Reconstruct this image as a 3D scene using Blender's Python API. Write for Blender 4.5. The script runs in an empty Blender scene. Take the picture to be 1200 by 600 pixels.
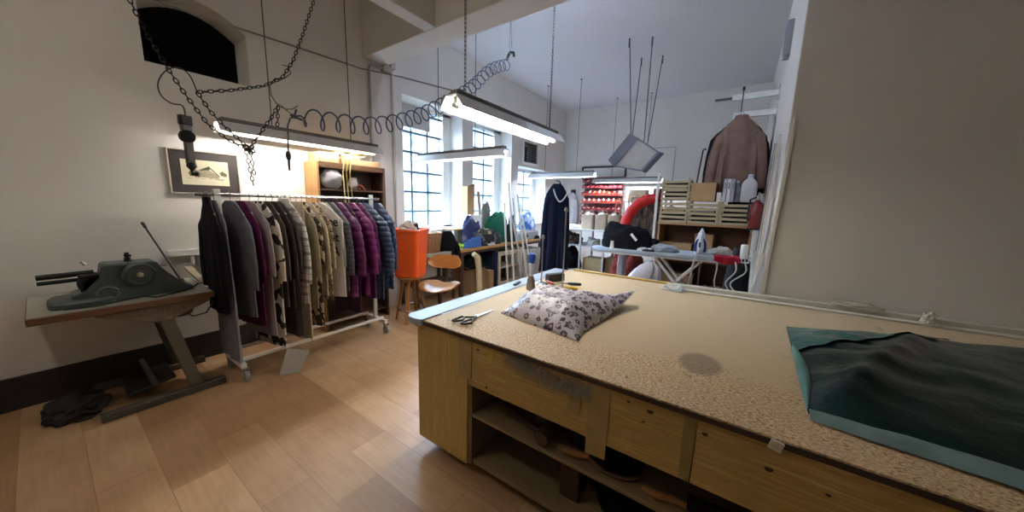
import bpy, bmesh, math, random
from mathutils import Vector, Matrix, noise
random.seed(7)
PI = math.pi
scene = bpy.context.scene
COL = scene.collection

# ---------------------------------------------------------------- camera, world, exposure
CAM_Z = 1.55
F = 383.7
PITCH, YAW, ROLL = math.radians(9.14), math.radians(-34.67), math.radians(-1.54)
def cam_axes():
    cy, sy, cp, sp = math.cos(YAW), math.sin(YAW), math.cos(PITCH), math.sin(PITCH)
    fwd = Vector((sy*cp, cy*cp, -sp)); right = Vector((cy, -sy, 0)); down = fwd.cross(right)
    cr, sr = math.cos(ROLL), math.sin(ROLL)
    return cr*right + sr*down, -sr*right + cr*down, fwd
RIGHT, DOWN, FWD = cam_axes()
cd = bpy.data.cameras.new('camera'); cam = bpy.data.objects.new('camera', cd); COL.objects.link(cam)
cd.sensor_width = 36; cd.lens = F/1200*36; cd.clip_start = 0.02
m3 = Matrix((RIGHT, -DOWN, -FWD)).transposed()
cam.matrix_world = Matrix.Translation((0, 0, CAM_Z)) @ m3.to_4x4()
scene.camera = cam
# a photo point seen at a known height / wall plane / depth plane, as a point of the room
def _ray(x, y): return RIGHT*((x-600)/F) + DOWN*((y-300)/F) + FWD
def atZ(x, y, z):
    d = _ray(x, y); return Vector((0, 0, CAM_Z)) + d*((z-CAM_Z)/d.z)
def atX(x, y, X):
    d = _ray(x, y); return Vector((0, 0, CAM_Z)) + d*(X/d.x)
def atY(x, y, Y):
    d = _ray(x, y); return Vector((0, 0, CAM_Z)) + d*(Y/d.y)

vs = scene.view_settings
vs.view_transform = 'Standard'; vs.look = 'None'; vs.gamma = 1; vs.use_curve_mapping = False
vs.exposure = 2.45
try: scene.cycles.use_denoising = True; scene.cycles.max_bounces = 8; scene.cycles.diffuse_bounces = 5; scene.cycles.caustics_reflective = False; scene.cycles.caustics_refractive = False; scene.cycles.sample_clamp_indirect = 4
except Exception: pass
SKY = 2.0
TUBE = 26.0
REAR_FILL = 11.5
w = bpy.data.worlds.new('world'); scene.world = w; w.use_nodes = True
# overcast sky, shaped: dim horizon so panes keep tone, bright band above for daylight
nt = w.node_tree; bg = nt.nodes['Background']; tcw = nt.nodes.new('ShaderNodeTexCoord'); sx = nt.nodes.new('ShaderNodeSeparateXYZ'); nt.links.new(tcw.outputs['Generated'], sx.inputs[0])
rp = nt.nodes.new('ShaderNodeValToRGB'); nt.links.new(sx.outputs[2], rp.inputs[0])
rp.color_ramp.elements[0].position = .0; rp.color_ramp.elements[0].color = (.0060, .0071, .0084, 1)
rp.color_ramp.elements[1].position = 1.0; rp.color_ramp.elements[1].color = (.26, .34, .44, 1)
e = rp.color_ramp.elements.new(.27); e.color = (.0063, .0079, .0100, 1)
e = rp.color_ramp.elements.new(.36); e.color = (.50, .64, .84, 1)
e = rp.color_ramp.elements.new(.6); e.color = (.58, .72, .92, 1)
nz = nt.nodes.new('ShaderNodeTexNoise'); nz.inputs['Scale'].default_value = 14; nz.inputs['Detail'].default_value = 5; nt.links.new(tcw.outputs['Generated'], nz.inputs['Vector'])
r2 = nt.nodes.new('ShaderNodeValToRGB'); nt.links.new(nz.outputs[0], r2.inputs[0]); r2.color_ramp.elements[0].position = .38; r2.color_ramp.elements[0].color = (.50, .68, .80, 1); r2.color_ramp.elements[1].position = .6; r2.color_ramp.elements[1].color = (1, 1, 1, 1)
mxw = nt.nodes.new('ShaderNodeMix'); mxw.data_type = 'RGBA'; mxw.blend_type = 'MULTIPLY'; mxw.inputs[0].default_value = 1
nt.links.new(rp.outputs[0], mxw.inputs[6]); nt.links.new(r2.outputs[0], mxw.inputs[7]); nt.links.new(mxw.outputs[2], bg.inputs[0])
bg.inputs[1].default_value = SKY*9

# ---------------------------------------------------------------- materials
def lin(h):
    if isinstance(h, tuple): return h
    h = h.lstrip('#'); out = []
    for i in (0, 2, 4):
        c = int(h[i:i+2], 16)/255; out.append(c/12.92 if c <= .04045 else ((c+.055)/1.055)**2.4)
    return tuple(out)
_mats = {}
class Nodes:
    def __init__(s, name):
        s.m = bpy.data.materials.new(name); s.m.use_nodes = True; s.t = s.m.node_tree
        s.b = s.t.nodes['Principled BSDF']; s.tc = None
    def n(s, t, **kw):
        x = s.t.nodes.new(t)
        for k, v in kw.items():
            if k.startswith('i_'):
                key = k[2:].replace('_', ' ')
                for inp in x.inputs:
                    if inp.name.lower() == key.lower():
                        inp.default_value = v; break
            else: setattr(x, k, v)
        return x
    def l(s, a, b): s.t.links.new(a, b)
    def co(s, scale=(1, 1, 1)):
        if s.tc is None: s.tc = s.n('ShaderNodeTexCoord')
        mp = s.n('ShaderNodeMapping'); mp.inputs['Scale'].default_value = scale
        s.l(s.tc.outputs['Object'], mp.inputs['Vector']); return mp.outputs[0]
    def noise(s, scale, detail=4, sc=(1, 1, 1), rough=.55):
        x = s.n('ShaderNodeTexNoise', i_Scale=scale, i_Detail=detail, i_Roughness=rough); s.l(s.co(sc), x.inputs['Vector']); return x.outputs[0]
    def ramp(s, fac, stops, const=False):
        r = s.n('ShaderNodeValToRGB'); cr = r.color_ramp
        if const: cr.interpolation = 'CONSTANT'
        while len(cr.elements) < len(stops): cr.elements.new(.5)
        for e, (p, c) in zip(cr.elements, stops): e.position = p; e.color = (*lin(c), 1) if not isinstance(c, float) else (c, c, c, 1)
        s.l(fac, r.inputs[0]); return r.outputs[0]
    def mix(s, fac, a, b, mode='MIX'):
        x = s.n('ShaderNodeMix', data_type='RGBA', blend_type=mode)
        for v, i in ((fac, 0), (a, 6), (b, 7)):
            if hasattr(v, 'links') or hasattr(v, 'is_linked'): s.l(v, x.inputs[i])
            elif i == 0: x.inputs[0].default_value = v
            else: x.inputs[i].default_value = (*lin(v), 1)
        return x.outputs[2]
    def math(s, op, a, b=0.0):
        x = s.n('ShaderNodeMath', operation=op)
        for v, i in ((a, 0), (b, 1)):
            if hasattr(v, 'is_linked'): s.l(v, x.inputs[i])
            else: x.inputs[i].default_value = v
        return x.outputs[0]
    def bump(s, h, st, dist=.01):
        b = s.n('ShaderNodeBump', i_Strength=st, i_Distance=dist); s.l(h, b.inputs['Height']); s.l(b.outputs[0], s.b.inputs['Normal'])
    def col(s, c):
        if hasattr(c, 'is_linked'): s.l(c, s.b.inputs['Base Color'])
        else: s.b.inputs['Base Color'].default_value = (*lin(c), 1)
def M(c, rough=.6, metal=0.0, var=.12, scale=9, bump=0.0, bscale=60, name=None, sheen=0.0):
    key = (c, rough, metal, var, scale, bump, bscale, sheen)
    if key in _mats: return _mats[key]
    N = Nodes(name or 'mat_%d' % len(_mats)); L = lin(c)
    if var:
        a = tuple(min(1, x*(1-var)) for x in L); b = tuple(min(1, x*(1+var)) for x in L)
        N.col(N.ramp(N.noise(scale, 3), [(.3, a), (.7, b)]))
    else: N.col(L)
    N.b.inputs['Roughness'].default_value = rough; N.b.inputs['Metallic'].default_value = metal
    if rough > .85: N.b.inputs['Specular IOR Level'].default_value = .15
    if sheen: N.b.inputs['Sheen Weight'].default_value = sheen
    if bump: N.bump(N.noise(bscale, 3), bump)
    _mats[key] = N.m; return N.m
def cloth(c, bump=.35, bscale=90, var=.14): return M(c, .92, 0, var, 14, bump, bscale, sheen=.0)
def wood(c1, c2, axis='X', rough=.55, scale=6, key=None):
    k = ('wood', c1, c2, axis, rough, scale)
    if k in _mats: return _mats[k]
    N = Nodes('wood_%d' % len(_mats))
    sc = {'X': (.35, 7, 7), 'Y': (7, .35, 7), 'Z': (7, 7, .35)}[axis]
    f = N.noise(scale, 6, sc, .65)
    N.col(N.ramp(f, [(.25, c1), (.5, c2), (.75, c1)])); N.b.inputs['Roughness'].default_value = rough
    N.bump(f, .15, .004); _mats[k] = N.m; return N.m
def emit(c, st):
    N = Nodes('glow_%d' % len(_mats)); N.col('#ffffff'); N.b.inputs['Emission Color'].default_value = (*lin(c), 1); N.b.inputs['Emission Strength'].default_value = st
    _mats[('e', c, st)] = N.m; return N.m
def clear_plastic(c, alpha, rough=.15):
    k = ('cp', c, alpha, rough)
    if k in _mats: return _mats[k]
    N = Nodes('clear_%d' % len(_mats)); N.col(c); N.b.inputs['Alpha'].default_value = alpha; N.b.inputs['Roughness'].default_value = rough
    N.bump(N.noise(22, 3), .5); _mats[k] = N.m; return N.m
def spots(base, dark, scale, lo, hi, ring=False, sc=(1, 1, 1), rough=.85, mid=None):
    k = ('sp', base, dark, scale, lo, hi, ring, rough)
    if k in _mats: return _mats[k]
    N = Nodes('spots_%d' % len(_mats))
    if ring:
        v = N.n('ShaderNodeTexVoronoi', i_Scale=scale, i_Randomness=.8)
        mixv = N.n('ShaderNodeVectorMath', operation='ADD')
        nz = N.n('ShaderNodeTexNoise', i_Scale=scale*1.3, i_Detail=2.0); N.l(N.co(), nz.inputs['Vector'])
        sc_ = N.n('ShaderNodeVectorMath', operation='SCALE'); sc_.inputs['Scale'].default_value = .035*14/scale*1.6; N.l(nz.outputs['Color'], sc_.inputs[0])
        N.l(N.co(sc), mixv.inputs[0]); N.l(sc_.outputs[0], mixv.inputs[1]); N.l(mixv.outputs[0], v.inputs['Vector'])
        brk = N.noise(scale*1.7, 2)
        ringm = N.ramp(v.outputs['Distance'], [(0, 0.0), (lo, 0.0), (lo+.03, 1.0), (hi, 1.0), (min(hi+.04, 1), 0.0)])
        msk = N.math('MULTIPLY', ringm, N.ramp(brk, [(.36, 0.0), (.43, 1.0)]))
        inner = N.ramp(v.outputs['Distance'], [(lo-.05, 1.0), (lo+.05, 0.0)])
        c0 = N.mix(N.math('MULTIPLY', inner, .6), base, mid or base)
        N.col(N.mix(msk, c0, dark))
    else:
        N.col(N.ramp(N.noise(scale, 1.5, sc), [(0, base), (lo, base), (hi, dark)]))
    N.b.inputs['Roughness'].default_value = rough; N.bump(N.noise(60, 3), .25)
    _mats[k] = N.m; return N.m
def plaid():
    N = Nodes('plaid'); sp = N.n('ShaderNodeSeparateXYZ'); N.l(N.co(), sp.inputs[0])
    def band(o, per, wdt):
        f = N.math('FRACT', N.math('DIVIDE', o, per)); return N.math('LESS_THAN', f, wdt)
    a = band(sp.outputs[2], .13, .22); b = band(sp.outputs[0], .11, .2); e = band(N.math('ADD', sp.outputs[2], .05), .13, .06)
    c = N.mix(N.math('MULTIPLY', a, .75), '#d8d2c8', '#6f6864'); c = N.mix(N.math('MULTIPLY', b, .5), c, '#8c8480'); c = N.mix(N.math('MULTIPLY', e, .6), c, '#5f5a58')
    N.col(c); N.b.inputs['Roughness'].default_value = .9; N.bump(N.noise(80, 3), .25); return N.m
def wall_mat(name, c, dirt=.06):
    N = Nodes(name); L = lin(c)
    a = tuple(x*(1-dirt) for x in L)
    N.col(N.ramp(N.noise(1.7, 5), [(.3, a), (.65, L)])); N.b.inputs['Roughness'].default_value = .85
    N.bump(N.noise(18, 5), .12); return N.m
def floor_mat():
    N = Nodes('laminate'); br = N.n('ShaderNodeTexBrick', offset=.37, offset_frequency=2, squash=1)
    br.inputs['Scale'].default_value = 1; br.inputs['Brick Width'].default_value = .77; br.inputs['Row Height'].default_value = .235
    br.inputs['Mortar Size'].default_value = .0025; br.inputs['Bias'].default_value = .0; br.inputs['Mortar Smooth'].default_value = .2
    br.inputs['Color1'].default_value = (*lin('#aa845e'), 1); br.inputs['Color2'].default_value = (*lin('#caa882'), 1); br.inputs['Mortar'].default_value = (*lin('#a58263'), 1)
    mp = N.co(); N.l(mp, br.inputs['Vector'])
    g = N.ramp(N.noise(5, 6, (.6, 9, 1), .6), [(.3, '#ebe7e2'), (.7, '#ffffff')])
    g2 = N.ramp(N.noise(2.2, 4), [(.3, '#e0d6cc'), (.7, '#ffffff')])
    N.col(N.mix(1.0, N.mix(1.0, br.outputs['Color'], g, 'MULTIPLY'), g2, 'MULTIPLY'))
    N.b.inputs['Roughness'].default_value = .42; N.bump(br.outputs['Fac'], .15, .002); return N.m
def chip_mat():
    N = Nodes('chipboard_top'); sp = N.n('ShaderNodeSeparateXYZ'); N.l(N.co(), sp.inputs[0])
    fine = N.noise(140, 5, (1, 1, 1), .75); med = N.noise(85, 5, (1, 1.5, 1), .75); big = N.noise(3.0, 4)
    smooth = N.mix(N.math('MULTIPLY', fine, .3), '#c1ab88', '#ae9774')
    worn = N.ramp(med, [(.34, '#4d3720'), (.43, '#9c7b4f'), (.52, '#cbae84'), (.70, '#e6d3b2')])
    # worn band along the near edge, wandering in depth (local y = 0 at the near edge)
    edge = N.math('ADD', N.math('SUBTRACT', .55, sp.outputs[1]), N.math('MULTIPLY', N.math('SUBTRACT', big, .5), .75))
    xr = N.math('MULTIPLY', N.math('SUBTRACT', sp.outputs[0], .75), .22)
    k = N.ramp(N.math('ADD', edge, xr), [(.10, 0.0), (.34, 1.0)])
    k = N.math('MULTIPLY', k, N.ramp(N.noise(11, 4), [(.3, .55), (.55, 1.0)]))
    c = N.mix(k, smooth, worn)
    # dark oval stain
    def ell(cx, cy, rx, ry):
        a = N.math('POWER', N.math('DIVIDE', N.math('SUBTRACT', sp.outputs[0], cx), rx), 2.0)
        b = N.math('POWER', N.math('DIVIDE', N.math('SUBTRACT', sp.outputs[1], cy), ry), 2.0)
        return N.math('ADD', N.math('ADD', a, b), N.math('MULTIPLY', N.math('SUBTRACT', med, .5), 1.2))
    st = N.ramp(ell(1.38, .41, .095, .13), [(.6, 1.0), (1.0, 0.0)])
    c = N.mix(N.math('MULTIPLY', st, .6), c, '#5f4d40')
    spk = N.ramp(N.noise(16, 2), [(.70, 0.0), (.74, 1.0)]); c = N.mix(N.math('MULTIPLY', spk, .5), c, '#6a5233')
    N.col(c); N.b.inputs['Roughness'].default_value = .6; N.bump(N.math('MULTIPLY', med, k), .5, .006); return N.m

# ---------------------------------------------------------------- mesh builder
def V(*a): return Vector(a)
class MB:
    def __init__(s): s.v = []; s.f = []; s.mi = []; s.cur = 0
    def add(s, vs_, fs):
        o = len(s.v); s.v += [tuple(p) for p in vs_]; s.f += [tuple(i+o for i in f) for f in fs]; s.mi += [s.cur]*len(fs); return s
    def box(s, lo, hi):
        x0, y0, z0 = lo; x1, y1, z1 = hi
        return s.add([(x0,y0,z0),(x1,y0,z0),(x1,y1,z0),(x0,y1,z0),(x0,y0,z1),(x1,y0,z1),(x1,y1,z1),(x0,y1,z1)],
                     [(0,3,2,1),(4,5,6,7),(0,1,5,4),(1,2,6,5),(2,3,7,6),(3,0,4,7)])
    def cbox(s, c, size, rot=None):
        h = Vector(size)/2; R = rot or Matrix.Identity(3); c = Vector(c)
        pts = [c + R @ Vector((sx*h.x, sy*h.y, sz*h.z)) for sz in (-1, 1) for sx, sy in ((-1,-1),(1,-1),(1,1),(-1,1))]
        return s.add(pts, [(0,3,2,1),(4,5,6,7),(0,1,5,4),(1,2,6,5),(2,3,7,6),(3,0,4,7)])
    def bar(s, p0, p1, w, h, up=(0, 0, 1)):     # box beam between two points
        p0, p1 = Vector(p0), Vector(p1); d = (p1-p0); L = d.length; d.normalize()
        u = Vector(up); u = u - d*u.dot(d)
        if u.length < 1e-4: u = Vector((1, 0, 0)) - d*d.x
        u.normalize(); r = d.cross(u)
        R = Matrix((d, r, u)).transposed(); return s.cbox((p0+p1)/2, (L, w, h), R)
    def loft(s, rings, cap=True, closed=False):
        n = len(rings[0]); vs_ = [p for r in rings for p in r]; fs = []
        m = len(rings)
        for i in range(m if closed else m-1):
            a, b = i*n, ((i+1) % m)*n
            for j in range(n): fs.append((a+j, a+(j+1) % n, b+(j+1) % n, b+j))
        if cap and not closed: fs.append(tuple(range(n-1, -1, -1))); fs.append(tuple((m-1)*n+j for j in range(n)))
        return s.add(vs_, fs)
    def tube(s, pts, r, seg=8, closed=False, cap=True):
        pts = [Vector(p) for p in pts]; m = len(pts); rings = []; prev = None
        for i, p in enumerate(pts):
            if closed: t = pts[(i+1) % m] - pts[i-1]
            else: t = pts[min(i+1, m-1)] - pts[max(i-1, 0)]
            if t.length < 1e-9: t = Vector((0, 0, 1))
            t.normalize()
            if prev is None:
                u = Vector((0, 0, 1)) if abs(t.z) < .9 else Vector((1, 0, 0))
            else: u = prev
            u = u - t*u.dot(t)
            if u.length < 1e-6: u = t.orthogonal()
            u.normalize(); prev = u; b = t.cross(u); rr = r[i] if isinstance(r, (list, tuple)) else r
            rings.append([p + (u*math.cos(2*PI*k/seg) + b*math.sin(2*PI*k/seg))*rr for k in range(seg)])
        return s.loft(rings, cap, closed)
    def cyl(s, p0, p1, r0, r1=None, seg=16): return s.tube([p0, p1], [r0, r0 if r1 is None else r1], seg)
    def lathe(s, prof, c=(0, 0, 0), seg=20, axis='Z', rot=None):
        c = Vector(c); rings = []
        for r, z in prof:
            ring = []
            for k in range(seg):
                a = 2*PI*k/seg; p = Vector((r*math.cos(a), r*math.sin(a), z))
                if axis == 'X': p = Vector((p.z, p.x, p.y))
                elif axis == 'Y': p = Vector((p.y, p.z, p.x))
                if rot: p = rot @ p
                ring.append(c+p)
            rings.append(ring)
        return s.loft(rings)
    def prism(s, poly, o, u, v, d):
        o, u, v, d = map(Vector, (o, u, v, d))
        a = [o+u*x+v*y for x, y in poly]; b = [p+d for p in a]; return s.loft([a, b])
    def sheet(s, P, t=0.0):     # grid of points, optional thickness along -normal(z approx)
        n, m = len(P), len(P[0]); o = []
        for r in P: o += r
        fs = [(i*m+j, i*m+j+1, (i+1)*m+j+1, (i+1)*m+j) for i in range(n-1) for j in range(m-1)]
        if t:
            nr = []
            for i in range(n):
                for j in range(m):
                    a = Vector(P[min(i+1, n-1)][j])-Vector(P[max(i-1, 0)][j]); b = Vector(P[i][min(j+1, m-1)])-Vector(P[i][max(j-1, 0)])
                    c = b.cross(a); nr.append(c.normalized() if c.length > 1e-9 else Vector((0, 0, 1)))
            k = n*m; o2 = [Vector(p)+q*t for p, q in zip(o, nr)]
            f2 = [tuple(i+k for i in reversed(f)) for f in fs]; side = []
            bd = [j for j in range(m)] + [i*m+m-1 for i in range(1, n)] + [(n-1)*m+j for j in range(m-2, -1, -1)] + [i*m for i in range(n-2, 0, -1)]
            for q in range(len(bd)): a, b = bd[q], bd[(q+1) % len(bd)]; side.append((b, a, a+k, b+k))
            return s.add(list(o)+o2, fs+f2+side)
        return s.add(o, fs)
    def build(s, name, mat, parent=None, bev=0.0, smooth=True, ang=40, local=False, sub=0):
        off = Vector((0, 0, 0))
        if parent is not None and not local: off = Vector(parent['_org']) if '_org' in parent else Vector((0, 0, 0))
        me = bpy.data.meshes.new(name); me.from_pydata([tuple(Vector(p)-off) for p in s.v], [], s.f)
        bm = bmesh.new(); bm.from_mesh(me); bmesh.ops.recalc_face_normals(bm, faces=bm.faces)
        for f in bm.faces: f.smooth = smooth
        for e in bm.edges:
            if len(e.link_faces) == 2: e.smooth = e.calc_face_angle(0) < math.radians(ang)
        bm.to_mesh(me); bm.free()
        ms = mat if isinstance(mat, (list, tuple)) else [mat]
        for m_ in ms: me.materials.append(m_)
        if len(ms) > 1:
            for p, i in zip(me.polygons, s.mi): p.material_index = i
        o = bpy.data.objects.new(name, me); COL.objects.link(o)
        if parent is not None: o.parent = parent
        if bev: b = o.modifiers.new('bevel', 'BEVEL'); b.width = bev; b.segments = 2; b.limit_method = 'ANGLE'; b.angle_limit = math.radians(40)
        if sub: b = o.modifiers.new('subd', 'SUBSURF'); b.levels = sub; b.render_levels = sub
        return o
def text_mesh(name, txt, size, mat, parent, loc, rot, extrude=.0012, offset=0.0, align='CENTER', shear=0.0, space=1.0):
    cu = bpy.data.curves.new(name, 'FONT'); cu.body = txt; cu.size = size; cu.extrude = extrude; cu.offset = offset; cu.align_x = align; cu.shear = shear; cu.space_character = space
    tmp = bpy.data.objects.new('tmp', cu); COL.objects.link(tmp); dg = bpy.context.evaluated_depsgraph_get(); dg.update()
    me = bpy.data.meshes.new_from_object(tmp.evaluated_get(dg)); bpy.data.objects.remove(tmp); me.name = name
    me.materials.clear(); me.materials.append(mat)
    o = bpy.data.objects.new(name, me); COL.objects.link(o); o.parent = parent; o.location = loc; o.rotation_euler = rot; return o
def tag(o, label, cat, group=None, kind=None):
    o['label'] = label; o['category'] = cat
    if group: o['group'] = group
    if kind: o['kind'] = kind
    return o
def thing(name, label, cat, loc=(0, 0, 0), rz=0, group=None):
    o = bpy.data.objects.new(name, None); COL.objects.link(o); o.empty_display_size = .05
    o.location = loc; o.rotation_euler = (0, 0, rz); o['_org'] = tuple(loc); return tag(o, label, cat, group)
def single(name, label, cat, mb, mat, loc=(0, 0, 0), group=None, world=True, rz=0, **kw):
    """one mesh thing; mesh given in room coordinates, origin put at loc"""
    if world: mb.v = [tuple(Vector(p)-Vector(loc)) for p in mb.v]
    o = mb.build(name, mat, None, **kw); o.location = loc; o.rotation_euler = (0, 0, rz); return tag(o, label, cat, group)
def struct(name, mb, mat, parent=None, **kw):
    o = mb.build(name, mat, parent, **kw)
    if parent is None: o['kind'] = 'structure'
    return o
def copy_tree(o, parent=None):
    c = o.copy(); COL.objects.link(c)
    if parent is not None: c.parent = parent
    for ch in list(o.children): copy_tree(ch, c)
    return c
def rect_arc(n, rx, ry, p=2.6):     # superellipse ring
    out = []
    for k in range(n):
        a = 2*PI*k/n; c, s_ = math.cos(a), math.sin(a)
        out.append((math.copysign(abs(c)**(2/p), c)*rx, math.copysign(abs(s_)**(2/p), s_)*ry))
    return out

# ---------------------------------------------------------------- shared materials
WHITE_WALL = wall_mat('white_wall_paint', '#d6d2cb'); CEIL = wall_mat('ceiling_paint', '#cfcfd4', .03)
STEEL = M('#9a9a98', .35, .9, .08); CHROME = M('#c8c8c8', .2, 1.0, .03); BLACK = M('#151515', .5); BLACKM = M('#1c1b1a', .4, .6)
WHITEP = M('#dddcd8', .4, 0, .03); WHITEM = M('#cfcdc8', .4, .1, .06); GREYM = M('#86878a', .45, .3, .08); DGREY = M('#3b3c40', .5, .2, .1)
CARD = M('#a98b64', .85, 0, .1, 5, .1); CARD2 = M('#8f7452', .85, 0, .1, 5, .1); PAPER = M('#d9d6cc', .8, 0, .06)
PINE = wood('#d2b977', '#a98847', 'X', .55, 9); PINEZ = wood('#d2b978', '#ae9050', 'Z', .55, 9); BROWNW = wood('#6b4a31', '#543823', 'X'); PLY = wood('#b98d55', '#a67a44', 'Y')
OAKZ = wood('#b28654', '#9b7040', 'Z'); SHELFW = wood('#8f7b5a', '#7a6748', 'X'); DARKW = wood('#4d3525', '#3d291b', 'X'); BENTW = wood('#b07a3f', '#99662f', 'X', .35)

# ================================================================ THE ROOM
WX, BY, RX, NY, HC = -4.1, 8.3, 0.21, 3.25, 3.97
FY, SX = -2.2, 3.0
mb = MB().box((-4.6, FY, -.1), (SX, BY+.2, 0)); struct('floor', mb, floor_mat())
mb = MB().box((-4.6, FY, HC), (SX, BY+.2, HC+.12)); struct('ceiling', mb, CEIL)
mb = MB().box((-4.6, BY, 0), (RX+.3, BY+.2, HC)); struct('wall_back', mb, WHITE_WALL)
mb = MB().box((RX, NY+.25, 0), (RX+.3, BY, HC)); struct('wall_right', mb, WHITE_WALL)
mb = MB().box((RX, NY-.004, 0), (SX, NY+.25, HC)); struct('wall_near', mb, WHITE_WALL, bev=.008)
mb = MB().box((-4.6, FY-.2, 0), (SX, FY, HC)); struct('wall_behind', mb, WHITE_WALL)
mb = MB().box((SX, FY-.2, 0), (SX+.2, NY+.25, HC)); struct('wall_side', mb, WHITE_WALL)
# window wall: cells around the openings
SILL = 1.07
openings = [(.63, 1.335, 2.61, 3.25), (3.1, 4.33, SILL, 3.03), (4.6, 5.81, SILL, 3.03), (6.07, 7.3, SILL, 2.36), (6.27, 6.86, 2.47, 2.9)]
ys = sorted({FY, BY} | {o[0] for o in openings} | {o[1] for o in openings}); mb = MB()
for a, b in zip(ys, ys[1:]):
    mid = (a+b)/2; ops = sorted((o[2], o[3]) for o in openings if o[0] <= mid <= o[1]); z = 0
    for lo, hi in ops: mb.box((-4.5, a, z), (WX, b, lo)); z = hi
    mb.box((-4.5, a, z), (WX, b, HC))
# arch filler in the niche head
poly = [(.63, 3.26), (.63, 3.06)]
for k in range(1, 12):
    t = k/12; poly.append((.63+.705*t, 3.06+.15*(1-(2*t-1)**2)))
poly += [(1.335, 3.06), (1.335, 3.26)]
mb.prism(poly, (-4.5, 0, 0), (0, 1, 0), (0, 0, 1), (.4, 0, 0))
struct('wall_window', mb, WHITE_WALL, ang=30)
mb = MB().box((-4.52, .6, 2.58), (-4.42, 1.37, 3.3)); struct('niche_shade_1', mb, M('#0c0b0b', .9, 0, .1))  # black sheet paints the shade at the back of the deep niche
mb = MB().box((-4.5, FY, 0), (WX+.02, 2.6, .24)); struct('baseboard_left', mb, M('#2a2320', .6, 0, .15), bev=.004)
mb = MB().box((-4.1, 2.54, 3.3), (SX, 2.86, HC)); struct('ceiling_beam', mb, wall_mat('beam_paint', '#cfcbc4'), bev=.01)
mb = MB().box((-2.94, FY, 3.3), (-2.78, 2.54, HC)); struct('ceiling_joist', mb, wall_mat('beam_paint_b', '#c9c4bc'), bev=.008)

# windows: frame + muntins + wired glass panes
def pane_mat():
    N = Nodes('patterned_glass'); t = N.t; out = t.nodes['Material Output']
    tr = N.n('ShaderNodeBsdfTransparent'); tl = N.n('ShaderNodeBsdfTranslucent'); mx = N.n('ShaderNodeMixShader')
    nz = N.noise(16, 5, (1, 1, .7), .7)
    tr.inputs[0].default_value = (.97, .99, 1, 1); tl.inputs[0].default_value = (.9, .93, .95, 1)
    N.l(N.ramp(nz, [(.36, .01), (.62, .10)]), mx.inputs[0]); N.l(tr.outputs[0], mx.inputs[1]); N.l(tl.outputs[0], mx.inputs[2])
    gl = N.n('ShaderNodeBsdfGlossy'); gl.inputs['Roughness'].default_value = .2; m2 = N.n('ShaderNodeMixShader'); m2.inputs[0].default_value = .05
    N.l(mx.outputs[0], m2.inputs[1]); N.l(gl.outputs[0], m2.inputs[2]); N.l(m2.outputs[0], out.inputs['Surface']); return N.m
PANE = pane_mat(); MUNT = M('#55606b', .5, .2, .05)
def window(n, y0, y1, z0, z1, cols, zs, right_jamb):
    fr = MB()
    gx = -4.42
    fr.box((gx-.03, y0, z0), (gx+.03, y0+.05, z1)); fr.box((gx-.03, y1-right_jamb, z0), (gx+.03, y1, z1))
    fr.box((gx-.03, y0, z1-.05), (gx+.03, y1, z1)); fr.box((gx-.03, y0, z0), (gx+.03, y1, z0+.06))
    f = struct('window_%d' % n, fr, WHITEP, bev=.004)
    mu = MB()
    for c in cols: mu.box((gx-.012, c-.014, z0), (gx+.012, c+.014, z1))
    for z in zs: mu.box((gx-.014, y0, z-.012), (gx+.014, y1-right_jamb, z+.012))
    mu.build('muntin', MUNT, f)
    MB().box((gx-.004, y0+.04, z0+.04), (gx+.004, y1-right_jamb+.01, z1-.04)).build('pane', PANE, f)
    MB().box((-4.4, y0, z0-.0), (WX+.05, y1, z0+.03)).build('window_sill', WHITEP, f, bev=.005)
    return f
MZ = [1.385, 1.695, 2.005, 2.31, 2.61]
window(1, 3.1, 4.33, SILL, 3.03, [3.49, 3.815], MZ+[2.915], .18)
window(2, 4.6, 5.81, SILL, 3.03, [5.27], MZ+[2.915], .22)
window(3, 6.07, 7.3, SILL, 2.36, [6.78], MZ[:4], .18)
# portals guide the daylight into the room
for n, (y0, y1, z0, z1) in enumerate([(3.1, 4.33, SILL, 3.03), (4.6, 5.81, SILL, 3.03), (6.07, 7.3, SILL, 2.36)]):
    ld = bpy.data.lights.new('window_portal', 'AREA'); ld.shape = 'RECTANGLE'; ld.size = z1-z0; ld.size_y = y1-y0; ld.cycles.is_portal = True
    lo = bpy.data.objects.new('window_portal', ld); COL.objects.link(lo); lo.location = (-4.52, (y0+y1)/2, (z0+z1)/2)
    lo.rotation_euler = (0, -PI/2, 0)
# panel in the head of window 1
mb = MB().box((-4.36, 3.14, 2.66), (-4.32, 3.80, 2.99)).box((-4.38, 3.12, 2.64), (-4.30, 3.16, 3.0))
single('blind_panel', 'pale grey board closing the upper corner of the first window', 'panel', mb, M('#b3b1ae', .7, 0, .05), (-4.34, 3.47, 2.66), bev=.004)
# vent louvre above window 3
t = thing('wall_vent', 'dark louvred vent with a white frame above the third window', 'vent', (WX, 6.56, 2.45))
mb = MB()
for a, b in (((6.21, 2.42), (6.27, 2.95)), ((6.86, 2.42), (6.92, 2.95)), ((6.27, 2.42), (6.86, 2.47)), ((6.27, 2.9), (6.86, 2.95))): mb.box((WX, a[0], a[1]), (WX+.025, b[0], b[1]))
mb.build('frame', WHITEP, t, bev=.004)
mb = MB()
for k in range(11): mb.cbox((WX-.03, 6.565, 2.49+.039*k), (.05, .585, .006), Matrix.Rotation(.6, 3, 'Y'))
mb.build('louvre', M('#2a2a2e', .6), t)
MB().box((-4.4, 6.28, 2.48), (-4.38, 6.85, 2.89)).build('back_plate', M('#17171a', .8), t)
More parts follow.
